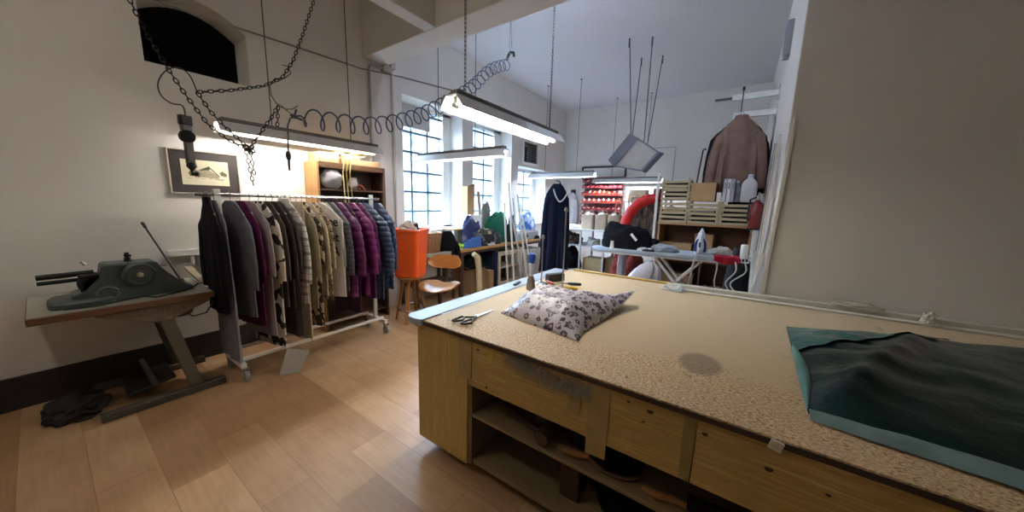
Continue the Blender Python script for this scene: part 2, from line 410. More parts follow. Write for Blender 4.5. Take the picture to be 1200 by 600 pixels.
# ducting, conduits, cables on the walls
mb = MB(); mb.tube([(WX+.015, .2, 3.08), (WX+.015, 1.4, 3.115), (WX+.015, 1.76, 3.13), (WX+.015, 2.5, 3.155), (WX+.015, 3.1, 3.24), (WX+.015, 4.3, 3.36)], .009, 6)
single('wall_cable', 'thin grey cable running along the wall above the windows', 'cable', mb, M('#8b8782', .6), (WX, 2.2, 3.15))
mb = MB(); mb.tube([(WX+.03, 2.60, 2.05), (WX+.03, 2.60, 3.2), (WX+.03, 2.63, 3.24), (WX+.03, 2.84, 3.25)], .016, 8); mb.box((WX, 2.78, 3.21), (WX+.07, 2.90, 3.28))
single('conduit_pipe', 'grey elbowed conduit climbing the wall beside the first window', 'pipe', mb, M('#a39f99', .5), (WX, 2.6, 2.05))
mb = MB(); mb.tube([(WX+.025, 2.94, .9), (WX+.025, 2.94, 3.32)], .014, 8); mb.box((WX, 2.91, 3.28), (WX+.06, 2.97, 3.4))
single('conduit_pipe', 'straight pale conduit close to the edge of the first window', 'pipe', mb, M('#b5b1aa', .5), (WX, 2.94, .9))
mb = MB().box((WX, .6, 1.005), (WX+.05, 1.7, 1.06)); mb.cyl((WX+.06, .75, .93), (WX+.06, .75, 1.0), .012)
single('cable_trunking', 'white trunking along the wall above the sewing table', 'trunking', mb, WHITEP, (WX, 1.1, 1.0), bev=.004)
a, b, c = atY(683, 210, 8.28), atY(683, 196.5, 8.28), atY(718, 195, 8.28)
mb = MB(); mb.bar(a, b, .05, .04); mb.bar(b, c, .05, .04); d = atY(733, 205, 8.28); mb.bar(c + Vector((0, 0, 0)), Vector((d.x, 8.27, c.z)), .05, .04); mb.bar(Vector((d.x, 8.27, c.z)), Vector((d.x, 8.27, d.z-.12)), .05, .04)
single('wall_rail', 'dark angle rail bent along the back wall above the red bins', 'rail', mb, DGREY, tuple(b))
p = atY(792, 172, 8.29); mb = MB(); mb.bar((p.x-.6, 8.29, p.z), (p.x, 8.29, p.z), .012, .02); mb.bar((p.x, 8.29, p.z), (p.x, 8.29, p.z-.9), .012, .02)
single('wall_cable', 'thin pale cable duct turning down the back wall behind the heater', 'cable', mb, M('#a7a8ae', .6), tuple(p))

# ================================================================ LAMPS
TUBEM = emit('#fffaf2', TUBE); REARFILLM = emit('#fff7ea', REAR_FILL); SOFTM = emit('#eaf0ff', TUBE*.2); COOLM = emit('#e2ebff', TUBE*1.1); BACKM = emit('#e2ebff', TUBE*2.6)
REFL = M('#c9c8c4', .45, .1, .04); HOUS = M('#6d6a66', .5, .2, .06)
def lamp(label, c, L, axis, tubes, hangers, chain=False, tubemat=TUBEM, W=.2, shade=True):
    """c: centre of the reflector's open mouth; hangers: offsets along the lamp"""
    c = Vector(c); A = Vector((1, 0, 0)) if axis == 'X' else Vector((0, 1, 0)); U = Vector((0, 1, 0)) if axis == 'X' else Vector((1, 0, 0))
    t = thing('fluorescent_lamp', label, 'lamp', tuple(c+Vector((0, 0, .12))), 0, 'hanging fluorescent lamps')
    Z = Vector((0, 0, 1)); h = W/2
    out = [(-h, 0), (-.048, .085), (.048, .085), (h, 0), (h-.003, -.004), (.046, .078), (-.046, .078), (-h+.003, -.004)]
    mb = MB().prism(out, c-A*L/2, U, Z, A*L)
    if shade: mb.build('reflector', REFL, t, ang=20)
    mb = MB(); mb.cbox(c+Z*.103, (L*.96 if axis == 'X' else .07, L*.96 if axis == 'Y' else .07, .036)); mb.build('housing', HOUS, t, bev=.004)
    for u in tubes:
        p = c+U*u+Z*.022
        MB().cyl(p-A*(L/2-.07), p+A*(L/2-.07), .014, seg=12).build('tube', tubemat, t)
        for sg in (-1, 1):
            q = p+A*sg*(L/2-.05)
            mb = MB().cyl(q-A*.025, q+A*.02, .017, seg=12); mb.bar(q, q+Z*.06, .03, .012, A); mb.build('tube_holder', WHITEP, t)
    for o in hangers:
        p = c+A*o+Z*.12; top = Vector((p.x, p.y, HC))
        if -2.94 < p.x < -2.78 and p.y < 2.54: top.z = 3.3
        mb = MB()
        if chain:
            n = int((top.z-p.z)/.028)
            for k in range(n):
                q = p+Z*(.028*k+.014); d = A if k % 2 else U
                mb.tube([q+Z*.019*math.sin(x)+d*.008*math.cos(x) for x in [2*PI*i/8 for i in range(8)]], .0028, 4, True)
        else: mb.cyl(p, top, .0045, seg=6)
        mb.build('suspension_chain' if chain else 'suspension_wire', DGREY, t)
        mb = MB().cyl(top-Z*.012, top, .025, seg=12); mb.build('ceiling_rose', M('#77777b', .5), t)
    return t
lamp('grey reflector lamp hanging along the wall above the framed picture and garment rack', (-3.80, 1.74, 2.10), 1.56, 'Y', (.04,), (-.36, .42))
lamp('large bright lamp hanging on chains over the chipboard table', (-1.67, 2.41, 2.17), 1.52, 'Y', (.0,), (-.62, .60), True, W=.22)
lamp('lamp hanging crosswise in front of the first and second windows', (-3.16, 3.25, 2.10), 1.6, 'X', (-.02,), (-.36, .30), tubemat=SOFTM)
lamp('lamp hanging crosswise over the navy dress', (-3.2, 6.33, 2.11), 1.5, 'X', (-.02,), (-.38, .35), tubemat=COOLM)
lamp('lamp hanging crosswise in front of the red parts bins', (-2.27, 7.8, 2.09), 1.55, 'X', (-.02,), (-.34, .40), tubemat=BACKM)

lamp('added fill lamp with bare tubes, unseen behind the viewpoint by the window wall', (-2.5, -.5, 3.45), 1.5, 'X', (-.05, .05), (-.4, .4), tubemat=REARFILLM, shade=False)  # added out of view to lift the upper left wall and the front
lamp('added fill lamp with a bare tube, hidden under the ceiling behind the beam', (-1.7, 3.05, 3.78), 1.5, 'X', (-.02,), (-.3, .3), tubemat=emit('#cfe0ff', TUBE*1.4), shade=False)  # added where the beam hides it, brightens the back room
# ================================================================ CUTTING TABLE
H = .86
TX0, TX1, TY0, TY1 = -1.46, 2.3, 1.215, 3.22
t = thing('cutting_table', 'large cutting table with worn chipboard top and open pine shelves below', 'table', (TX0, TY0, 0))
mb = MB()
# top: wavy worn near edge
n = 60; P = []
for j, yy in enumerate((0, .02, .5, 1.2, TY1-TY0)):
    P.append([(TX0+(TX1-TX0)*i/n, TY0+yy+(0 if j > 1 else .006*noise.noise((i*.35, 0, 3))), H) for i in range(n+1)])
mb.sheet(P, -.024)
ob = mb.build('chipboard_top', chip_mat(), t, smooth=False)
for f in ob.data.polygons:
    pass
MB().box((TX0+.002, TY0-.004, H-.026), (TX1, TY0+.03, H-.007)).build('edge_strip', wood('#4a3623', '#33241a', 'X'), t)
mb = MB().box((-1.53, 1.23, .075), (-1.125, 1.252, H-.026)); mb.build('end_panel', PINEZ, t, bev=.003)
MB().box((-1.535, 1.232, .075), (-1.515, TY1-.05, H-.026)).build('side_panel', PINEZ, t, bev=.002)
xs = [-1.12, -.44, -.30, 2.25]
for a, b in ((-1.12, -.36), (-.357, -.05), (-.047, 2.25)):
    MB().box((a, 1.232, .57), (b, 1.252, H-.036)).build('apron_board', PINE, t, bev=.002)
MB().box((-1.125, 1.24, .08), (-1.10, 2.6, .57)).build('upright', SHELFW, t)
MB().box((-1.10, 1.245, .375), (2.25, 2.4, .395)).build('shelf', SHELFW, t, bev=.003)
MB().box((-1.10, 1.25, .085), (2.25, 2.4, .108)).build('bottom_board', SHELFW, t, bev=.003)
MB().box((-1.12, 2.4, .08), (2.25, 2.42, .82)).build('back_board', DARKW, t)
MB().box((2.25, 1.232, .0), (2.28, TY1-.05, H-.026)).build('side_panel', PINEZ, t)
for x, y in ((-1.4, 1.6), (-.2, 1.7), (1.2, 1.7), (2.1, 1.7), (-1.4, 3.0), (1.2, 3.0), (2.1, 3.0)):
    MB().box((x-.04, y-.04, 0), (x+.04, y+.04, .085)).build('foot', DARKW, t)
MB().box((-.60, 1.34, .108), (-.50, 1.46, .375)).build('prop_block', DARKW, t, bev=.004)
rq = random.Random(9)
for x, z in ((-1.05, .79), (-.99, .60), (-.28, .80), (-.20, .79), (-.22, .74), (-.02, .78), (.16, .74), (.30, .73), (-1.15, .80), (-1.14, .62), (-1.48, .80), (-.06, .585)):
    r = rq.uniform(.004, .008); MB().prism([(x+r*1.6*math.cos(a), z+r*math.sin(a)*(1+.3*math.sin(3*a))) for a in [2*PI*k/10 for k in range(10)]], (0, 1.2288, 0), (1, 0, 0), (0, 0, 1), (0, .0008, 0)).build('nail', M('#3a2a18', .7), t)
TAPE = M('#a48c5a', .45, 0, .12, 12)
tape = lambda a, b, z0, z1, c=TAPE: MB().prism([(a, z0), (b, z0+.006), (b+.004, z1), (a-.002, z1)], (0, 1.2275, 0), (1, 0, 0), (0, 0, 1), (0, .003, 0)).build('tape_strip', c, t)
tape(-1.185, -1.095, .60, .83); tape(-.44, -.355, .50, .83); tape(-.085, -.05, .58, .83, M('#8a7845', .5, 0, .12, 12)); tape(-.98, -.95, .74, .83, M('#c0a94f', .5))
tape(-.53, -.475, .66, .83)
mb = MB(); rnd = random.Random(4)
for k in range(260):
    u = rnd.random(); x = -.86+.42*u; z = .836-.035*u-.055*rnd.random()*math.sin(PI*u)**.5
    p = Vector((x, 1.229, z)); d = Vector((rnd.uniform(-.03, .03), -.012-rnd.random()*.012, rnd.uniform(-.045, .01)))
    mb.tube([p, p+d*.6+Vector((0, -.004, 0)), p+d+Vector((0, .004, -.01))], [.004, .003, .0008], 4)
mb.build('frayed_felt', M('#a39884', .95), t)
MB().cbox((.164, 1.204, .842), (.032, .008, .032), Matrix.Rotation(.25, 3, 'Y')).build('paper_tag', M('#cfcab8', .7), t)
# white metal edge strip along the left edge
mb = MB(); poly = [(-1.455, 1.20), (-1.455, 3.14), (-1.60, 3.14), (-1.60, 1.24), (-1.585, 1.205), (-1.55, 1.19), (-1.49, 1.19)]
mb.prism(poly, (0, 0, H+.001), (1, 0, 0), (0, 1, 0), (0, 0, .008)); mb.prism([(x*.0+p, q) for p, q in poly for x in (1,)], (0, 0, H-.03), (1, 0, 0), (0, 1, 0), (0, 0, .03))
mb.build('metal_edge', M('#98a2ae', .45, .2, .04), t, bev=.003)
MB().box((-1.452, 1.35, H+.0005), (-1.44, 2.9, H+.004)).build('edge_ruler', M('#c9c7bd', .4, .2), t)
MB().box((-1.40, 3.18, H+.0005), (.19, 3.22, H+.018)).build('back_batten', PINE, t, bev=.003)

# transparent rail and clutter against the near wall
t = thing('plastic_rail', 'long translucent plastic rail lying along the back of the chipboard table', 'rail', (-.42, 3.08, H))
mb = MB(); mb.bar((-.42, 3.10, H+.022), (1.5, 3.215, H+.022), .05, .04); mb.build('rail_profile', M('#c7c3b4', .25, 0, .08), t, bev=.006)
mb = MB(); mb.bar((-.42, 3.04, H+.008), (1.5, 3.14, H+.008), .05, .012); mb.build('rail_lip', M('#d8d6cc', .2, 0, .05), t, bev=.003)
def lump(c, size, seed, amp=.35, seg=(44, 22), freq=1.7, flat=.0, mbx=None, squash=1.0, rot=0, ex=.55, ez=.8):
    """crumpled cloth heap with a broad folded top, resting on z = c.z"""
    mb = mbx or MB(); rings = []; sx, sy, sz = size; c = Vector(c); big = max(size)
    R = Matrix.Rotation(rot, 3, 'Z')
    for i in range(seg[1]+1):
        ph = (i/seg[1])*PI*.5; cp, sp = max(math.cos(ph), 0)**ex, math.sin(ph)**ez; ring = []
        for k in range(seg[0]):
            a = 2*PI*k/seg[0]; d = Vector((math.cos(a)*math.cos(ph), math.sin(a)*math.cos(ph), math.sin(ph)))
            q = d*freq+Vector((seed*3.1, seed*1.7, seed*.9))
            n1 = noise.noise(q); fold = 1-abs(noise.noise(q*1.9+Vector((9, 2, 4))))*2.4; f2 = 1-abs(noise.noise(q*4.3))*2.2
            nn = n1*.55+fold*.38+f2*.16-.15
            hgt = 1+amp*(1.5*noise.noise(Vector((math.cos(a)*cp*1.3+seed, math.sin(a)*cp*1.3, seed*.7)))+.25*fold+.16*f2)
            r = 1+amp*nn*.75
            ring.append(c + R @ Vector((math.cos(a)*cp*r*sx, math.sin(a)*cp*r*sy, max(sp*sz*hgt, 0))))
        rings.append(ring)
    mb.loft(rings, cap=True); return mb
def heap(name, label, cat, c, size, seed, mat, amp=.35, group=None, **kw):
    return single(name, label, cat, lump(c, size, seed, amp, **kw), mat, tuple(c), group, ang=60)
heap('plastic_wrap', 'small crumpled piece of clear plastic wrap at the end of the rail', 'plastic', (-.40, 2.98, H+.001), (.08, .05, .05), 5, clear_plastic('#dfe3e2', .45), .5)
heap('plastic_wrap', 'crumpled clear plastic scrap on the rail by the bare wall', 'plastic', (.72, 3.15, H+.044), (.12, .04, .03), 8, clear_plastic('#c9c2b2', .55), .5)
heap('plastic_wrap', 'white twisted plastic bit at the corner of the green bag', 'plastic', (1.03, 3.11, H+.016), (.03, .025, .06), 3, M('#c6c4b8', .3), .5)

# leopard print pouch
def leopard_bag():
    A, B, C_, D = V(-1.18, 1.60, 0), V(-.615, 1.50, 0), V(-.72, 2.16, 0), V(-1.24, 2.16, 0)
    n, m = 30, 30; T = []; Bt = []
    for j in range(m+1):
        v = j/m; rt = []; rb = []
        for i in range(n+1):
            u = i/n; p = (A*(1-u)+B*u)*(1-v)+(D*(1-u)+C_*u)*v
            e = min(1, (min(u, 1-u)*4.2))*min(1, (min(v, 1-v)*3.4)); e = e**.6
            hgt = .125*e*(1+.15*noise.noise((u*3, v*3, 2)))+.010*noise.noise((u*9, v*9, 7))*e
            crease = .012*math.exp(-((v-.42-.25*u)/.05)**2)*e
            p2 = p+V(0, 0, H+.006+hgt-crease)
            # the far right corner is a flap lifting off the table
            k = max(0, u-.62)/.38*max(0, v-.25)/.75
            p2 += V(.16*k, .22*k, .10*k*k)
            rt.append(p2); rb.append(p+V(.16*k, .22*k, H+.002+.098*k*k))
        T.append(rt); Bt.append(rb)
    mb = MB().sheet(T).sheet([list(reversed(r)) for r in Bt])
    k = (n+1)*(m+1); ix = lambda i, j: j*(n+1)+i; ib = lambda i, j: k+j*(n+1)+(n-i)
    for i in range(n): mb.f += [(ix(i, 0), ib(i, 0), ib(i+1, 0), ix(i+1, 0)), (ix(i+1, m), ib(i+1, m), ib(i, m), ix(i, m))]; mb.mi += [0, 0]
    for j in range(m): mb.f += [(ix(0, j+1), ib(0, j+1), ib(0, j), ix(0, j)), (ix(n, j), ib(n, j), ib(n, j+1), ix(n, j+1))]; mb.mi += [0, 0]
    mm = spots('#cbc3c7', '#3d2c38', 23, .20, .43, True, mid='#a98c9d', rough=.35)
    return single('fabric_pouch', 'puffy grey and mauve leopard print pouch lying on the chipboard table', 'pouch', mb, mm, (-.93, 1.85, H), ang=80)
leopard_bag()
# glossy dark green plastic bag
def green_bag():
    n, m = 40, 34
    A, B, C_, D = V(.262, 1.43, 0), V(1.42, 1.30, 0), V(1.45, 2.96, 0), V(.29, 2.46, 0)
    def surf(u, v, lift=0):
        p = (A*(1-u)+B*u)*(1-v)+(D*(1-u)+C_*u)*v
        e = max(0, min(1, min(u, 1-u)*7)*min(1, min(v, 1-v)*5))**.7
        h = .018+e*(.045+.02*noise.noise((u*2.2, v*2.2, 5))+.035*abs(noise.noise((u*4.5+v*2, v*5, 1))))+.006*noise.noise((u*16, v*16, 3))
        h += .04*math.exp(-((u-.1-.5*(v-.2))/.06)**2)*e
        return p+V(0, 0, H+max(.004, h-.012)+lift)
    T = [[surf(i/n, j/m) for i in range(n+1)] for j in range(m+1)]
    t = thing('plastic_bag', 'glossy dark green plastic bag lying flat on the chipboard table', 'bag', (.8, 2.1, H))
    N = Nodes('green_plastic'); N.col(N.ramp(N.noise(5, 4), [(.3, '#081817'), (.7, '#10302d')])); N.b.inputs['Roughness'].default_value = .24; N.b.inputs['Specular IOR Level'].default_value = .3; N.bump(N.noise(14, 5), .5, .012)
    MB().sheet(T).build('bag_body', N.m, t, ang=80)
    N2 = Nodes('green_flap'); N2.col(N2.ramp(N2.noise(9, 4), [(.3, '#1d4541'), (.7, '#3a6660')])); N2.b.inputs['Roughness'].default_value = .2; N2.bump(N2.noise(20, 5), .6, .012)
    F_ = []
    for j in range(15):
        b = j/14; F_.append([surf(.0+.62*i/24*(1-.0*b), 1-(.44*(1-i/24))*b*(1+.06*noise.noise((i*.3, 1, 2))), .007+.004*b) for i in range(25)])
    MB().sheet(F_).build('bag_flap', N2.m, t, ang=80)
    T = []
    for j in range(6):
        r = []
        for i in range(31):
            u = i/30; p = A*(1-u)+B*u
            r.append(p+V(.012*noise.noise((u*7, 1, 0)), -.045+.115*j/5*(.45+.6*u)-.01*noise.noise((u*6, 4, 0)), H+.006+.016*math.sin(j/5*PI*.6)*(1+u)+.012*abs(noise.noise((u*8, j, 2)))))
        T.append(r)
    MB().sheet(T).build('bag_hem', M('#6d8584', .25, 0, .2), t, ang=80)
    T = []
    for j in range(20):
        v = j/19*.62; p = A*(1-v)+D*v; T.append([p+V(-.004+.05*i/3*math.sin(PI*min(1, v*1.5)), 0, H+.012+.03*math.sin(i/3*PI)*math.sin(PI*v)) for i in range(4)])
    MB().sheet(T).build('bag_fold', M('#47706b', .18, 0, .2), t, ang=80)
green_bag()
# scissors
t = thing('scissors', 'black handled scissors lying at the near edge of the chipboard table', 'scissors', (-1.25, 1.43, H))
c0 = V(-1.245, 1.44, H+.008)
mb = MB()
for s_, tip in ((1, V(-1.238, 1.61, H+.006)), (-1, V(-1.25, 1.60, H+.006))):
    mb.prism([(0, -.006), (.0, .008), (.17, .001)], c0+V(0, 0, .003*s_), (tip-c0).normalized(), V(-1, .1, 0), (0, 0, .003))
mb.cyl(c0-V(0, 0, .002), c0+V(0, 0, .012), .006); mb.build('blade', CHROME, t)
for s_ in (-1, 1):
    mb = MB(); cc = V(-1.245+.035*s_-.01, 1.335, H+.012)
    mb.tube([cc+V(.02*math.cos(a)+.006*math.cos(2*a), .042*math.sin(a), .002) for a in [2*PI*i/18 for i in range(18)]], .007, 8, True)
    mb.tube([c0, c0+V(.012*s_, -.03, .004), cc+V(-.006*s_, .042, .003)], .006, 8); mb.build('handle', BLACK, t)
# rod stands
def rod_stand(label, base, top_z):
    b = Vector(base); t = thing('rod_stand', label, 'stand', tuple(b))
    MB().lathe([(0, 0), (.055, 0), (.057, .004), (.045, .012), (.012, .018), (.009, .03)], b, 24).build('base', CHROME, t)
    MB().cyl(b+V(0, 0, .015), V(b.x, b.y, top_z), .006, seg=10).build('rod', STEEL, t)
    mb = MB().lathe([(0, 0), (.012, .0), (.016, .01), (.01, .03), (0, .034)], V(b.x, b.y, top_z-.002), 12); mb.build('rod_tip', STEEL, t)
rod_stand('short chrome rod stand with round foot behind the grey flared tool', (-1.37, 2.44, H+.001), 1.26)
rod_stand('taller chrome rod stand standing behind the leopard print pouch', (-1.10, 2.30, H+.001), 1.50)
# upright tool: blue handle, white neck, grey flared base
t = thing('scraper', 'upright scraper with blue handle, white neck and flared grey blade', 'tool', (-1.33, 2.20, H))
Rt = Matrix.Rotation(-.55, 3, 'Z'); o = V(-1.33, 2.20, H+.001)
mb = MB(); rings = []
for z, wx, wy in ((0, .055, .02), (.01, .056, .021), (.09, .043, .018), (.118, .028, .015), (.125, .02, .012)):
    rings.append([o+Rt @ V(x, y, z) for x, y in rect_arc(20, wx, wy, 4)])
mb.loft(rings); mb.build('blade', M('#6f675c', .5, .3, .15), t)
rings = [[o+Rt @ V(x, y, z) for x, y in rect_arc(20, wx, wy, 3)] for z, wx, wy in ((.12, .024, .014), (.16, .022, .014), (.22, .030, .016), (.235, .028, .014))]
MB().loft(rings).build('neck', M('#c6cbd2', .35), t)
rings = [[o+Rt @ V(x+dx, y, z) for x, y in rect_arc(20, wx, wy, 3)] for z, wx, wy, dx in ((.225, .034, .018, 0), (.25, .042, .02, 0), (.28, .044, .02, .004), (.30, .032, .016, .008), (.305, .016, .008, .01))]
MB().loft(rings).build('handle', M('#27509b', .35), t)
# black weight, screwdrivers, marker
single('weight_block', 'black block standing on the far left corner of the chipboard table', 'block', MB().cbox((-1.33, 2.62, H+.0365), (.07, .17, .07), Matrix.Rotation(-.5, 3, 'Z')), M('#25241f', .6, 0, .2), (-1.33, 2.62, H), bev=.008)
def driver(label, a, b, hc, sh=.5):
    a, b = Vector(a), Vector(b); t = thing('screwdriver', label, 'screwdriver', tuple((a+b)/2)); d = (b-a)
    MB().cyl(a, a+d*sh, .005, seg=8).build('shaft', STEEL, t)
    p = a+d*sh; q = [p, p+d*.06, p+d*(1-sh)*.5, p+d*(1-sh)*.92, b]
    MB().tube(q, [.006, .011, .013, .013, .008], 10).build('handle', hc, t)
driver('screwdriver with a black handle lying behind the rod stand', (-1.27, 2.53, H+.014), (-1.07, 2.61, H+.014), M('#1b191c', .35), .45)
driver('tool with a long red orange handle pointing at the black block', (-1.24, 2.46, H+.014), (-1.36, 2.52, H+.014), M('#8f2c1c', .4), .2)
driver('screwdriver with a yellow handle beside the black handled one', (-1.19, 2.43, H+.014), (-1.03, 2.45, H+.014), M('#c9a21d', .4), .3)
single('marker_pen', 'flat black marker lying on the white metal edge of the table', 'pen', MB().cbox((-1.51, 2.27, H+.017), (.03, .13, .014), Matrix.Rotation(.25, 3, 'Z')), BLACK, (-1.51, 2.27, H+.01), bev=.005)
# things on the open shelves
SH = .396
t = thing('hand_brush', 'round black bristle brush with a wooden handle on the middle shelf', 'brush', (-.35, 1.34, SH))
rings = [[V(-.35+x, 1.36+y, z) for x, y in rect_arc(28, .13*k, .09*k, 2)] for z, k in ((SH+.002, .94), (SH+.016, 1.0), (SH+.02, .97))]
MB().loft(rings).build('brush_back', wood('#6d5233', '#584027', 'X'), t)
rings = [[V(-.35+x, 1.37+y, z) for x, y in rect_arc(28, .122*k, .083*k, 2)] for z, k in ((SH+.02, 1), (SH+.09, 1.02), (SH+.13, .9), (SH+.135, .5))]
MB().loft(rings).build('bristles', M('#0e0c0b', .95, 0, .3, 60, .8, 150), t)
MB().tube([(-.45, 1.31, SH+.02), (-.51, 1.285, SH+.022), (-.57, 1.275, SH+.022)], [.013, .015, .012], 10).build('handle', wood('#a06a35', '#87562a', 'X'), t)
t = thing('hand_brush', 'second brush lying to the right of the black bristle brush', 'brush', (-.08, 1.32, SH))
MB().tube([(-.21, 1.29, SH+.015), (-.16, 1.28, SH+.018), (-.10, 1.30, SH+.018), (-.04, 1.30, SH+.016)], [.01, .015, .014, .012], 10).build('handle', wood('#a06a35', '#87562a', 'X'), t)
MB().tube([(-.05, 1.31, SH+.03), (.10, 1.32, SH+.03)], [.028, .028], 10).build('bristles', M('#1b1714', .9, 0, .3, 60, .8, 150), t)
t = thing('wooden_mallet', 'dark wooden tool with a rounded handle at the left end of the shelf', 'tool', (-.88, 1.40, SH))
MB().tube([(-.98, 1.40, SH+.02), (-.92, 1.37, SH+.02), (-.80, 1.34, SH+.02), (-.70, 1.32, SH+.02)], [.014, .02, .017, .016], 10).build('handle', DARKW, t)
MB().lathe([(0, -.07), (.035, -.07), (.04, 0), (.035, .07), (0, .07)], (-.67, 1.32, SH+.042), 16, 'Y').build('head', DARKW, t)
heap('leather_piece', 'crumpled dark brown leather piece at the left end of the middle shelf', 'leather', (-.96, 1.50, SH+.001), (.11, .08, .08), 2, M('#5a3a2c', .5, 0, .3, 8), .5)
heap('cloth_scrap', 'grey brown crumpled cloth scrap behind the wooden tool', 'cloth', (-.72, 1.46, SH+.001), (.10, .06, .10), 11, cloth('#8d8376'), .5)
heap('leather_piece', 'dark crumpled scrap next to the hanging tape strip', 'leather', (-.53, 1.42, SH+.001), (.07, .06, .08), 6, M('#241a17', .5, 0, .3, 8), .5)
heap('cloth_scrap', 'black rolled cloth behind the prop block on the bottom board', 'cloth', (-.25, 1.50, .109), (.2, .14, .13), 9, cloth('#121214'), .4)

# ================================================================ FRAMED PICTURE
px = WX+.012
t = thing('framed_picture', 'framed drawing of a gabled house hanging beside the grey wall lamp', 'picture', (WX, .92, 1.56))
def Q(u, v): return V(px, .675+(1.168-.675)*u, 1.555+(1.945-1.555)*v)   # u along the wall, v up
mb = MB()
y0, y1, z0, z1 = .675, 1.172, 1.555, 1.945
mb.box((WX+.001, y0, z0), (px+.012, y0+.014, z1)); mb.box((WX+.001, y1-.014, z0), (px+.012, y1, z1)); mb.box((WX+.001, y0, z0), (px+.012, y1, z0+.014)); mb.box((WX+.001, y0, z1-.014), (px+.012, y1, z1))
mb.build('frame', M('#b3aa98', .5, .1, .06), t, bev=.003)
MB().box((WX+.002, y0+.01, z0+.01), (px, y1-.01, z1-.01)).build('mount', M('#2f2624', .7, 0, .08), t)
MB().box((px, y0+.085, z0+.085), (px+.002, y1-.085, z1-.085)).build('print', M('#c9c0a6', .8, 0, .06, 6), t)
mb = MB(); X2 = px+.0025
def pq(u, v): return (y0+.085+(y1-y0-.17)*u, z0+.085+(z1-z0-.17)*v)
def poly2(pts, mb): mb.prism([pq(*p) for p in pts], (X2, 0, 0), (0, 1, 0), (0, 0, 1), (.0006, 0, 0))
poly2([(.36, .32), (.36, .58), (.56, .62), (.56, .32)], mb); poly2([(.56, .28), (.56, .62), (.66, .52), (.78, .40), (.78, .30)], mb)
mb.build('house_walls', M('#8f8872', .9, 0, .25, 60), t)
mb = MB(); poly2([(.33, .58), (.57, .78), (.60, .72), (.58, .62)], mb); poly2([(.57, .78), (.80, .38), (.77, .38), (.58, .70)], mb)
mb.build('house_roof', M('#4f4a40', .9, 0, .25, 80), t)
mb = MB()
for cx, cy, r in ((.26, .48, .09), (.20, .44, .06), (.31, .42, .07), (.86, .50, .06), (.91, .46, .05)):
    poly2([(cx+r*math.cos(a)*(1+.2*math.sin(5*a)), cy+1.6*r*math.sin(a)*(1+.2*math.sin(5*a))) for a in [2*PI*k/18 for k in range(18)]], mb)
for k in range(6): poly2([(.1+.14*k, .25+.01*(k % 2)), (.2+.14*k, .26), (.2+.14*k, .275), (.1+.14*k, .262)], mb)
poly2([(.70, .25), (.86, .22), (.86, .25), (.70, .28)], mb)
mb.build('drawn_trees', M('#6a6454', .9, 0, .4, 120), t)

# ================================================================ GARMENT RACK
GX, RZ, KS = -3.47, 1.556, 1.055
t = thing('garment_rack', 'white wheeled garment rack with chrome rail full of coats', 'rack', (GX, 1.43, 0))
MB().cyl((GX, .70, RZ), (GX, 2.27, RZ), .0135, seg=14).build('rail', CHROME, t)
for y in (.79*KS, 2.06*KS):
    MB().box((GX-.012, y-.022, .14), (GX+.012, y+.022, 1.60)).build('post', WHITEM, t, bev=.004)
    MB().box((GX-.21, y-.02, .13), (GX+.21, y+.02, .17)).build('foot_bar', WHITEM, t, bev=.004)
    for sx in (-1, 1):
        c = V(GX+sx*.19, y, .0); w_ = MB().lathe([(.02, -.014), (.047, -.014), (.05, -.008), (.05, .008), (.047, .014), (.02, .014)], c+V(0, .012, .0505), 18, 'Y')
        cs = w_.build('caster', M('#8d8f90', .4), t)
        mb = MB().box((c.x-.018, y-.012, .05), (c.x+.018, y-.006, .13)).box((c.x-.018, y+.03, .05), (c.x+.018, y+.036, .13)).box((c.x-.02, y-.014, .115), (c.x+.02, y+.038, .13)); mb.cyl((c.x, y-.016, .05), (c.x, y+.04, .05), .007, seg=8)
        mb.build('caster_fork', STEEL, t, bev=.002)
for dx in (-.15, .15):
    MB().box((GX+dx-.015, .79*KS, .172), (GX+dx+.015, 2.06*KS, .20)).build('base_bar', WHITEM, t, bev=.004)
single('card_sheet', 'grey card sheet leaning on the foot of the garment rack', 'card', MB().prism([(-.11, 0), (.04, -.0), (.12, .17), (-.05, .22)], (-3.12, 1.14, .003), (.45, .9, 0), (-.35, .2, .92), (-.002, .001, .002)), M('#8b857b', .8), (-3.12, 1.14, 0))

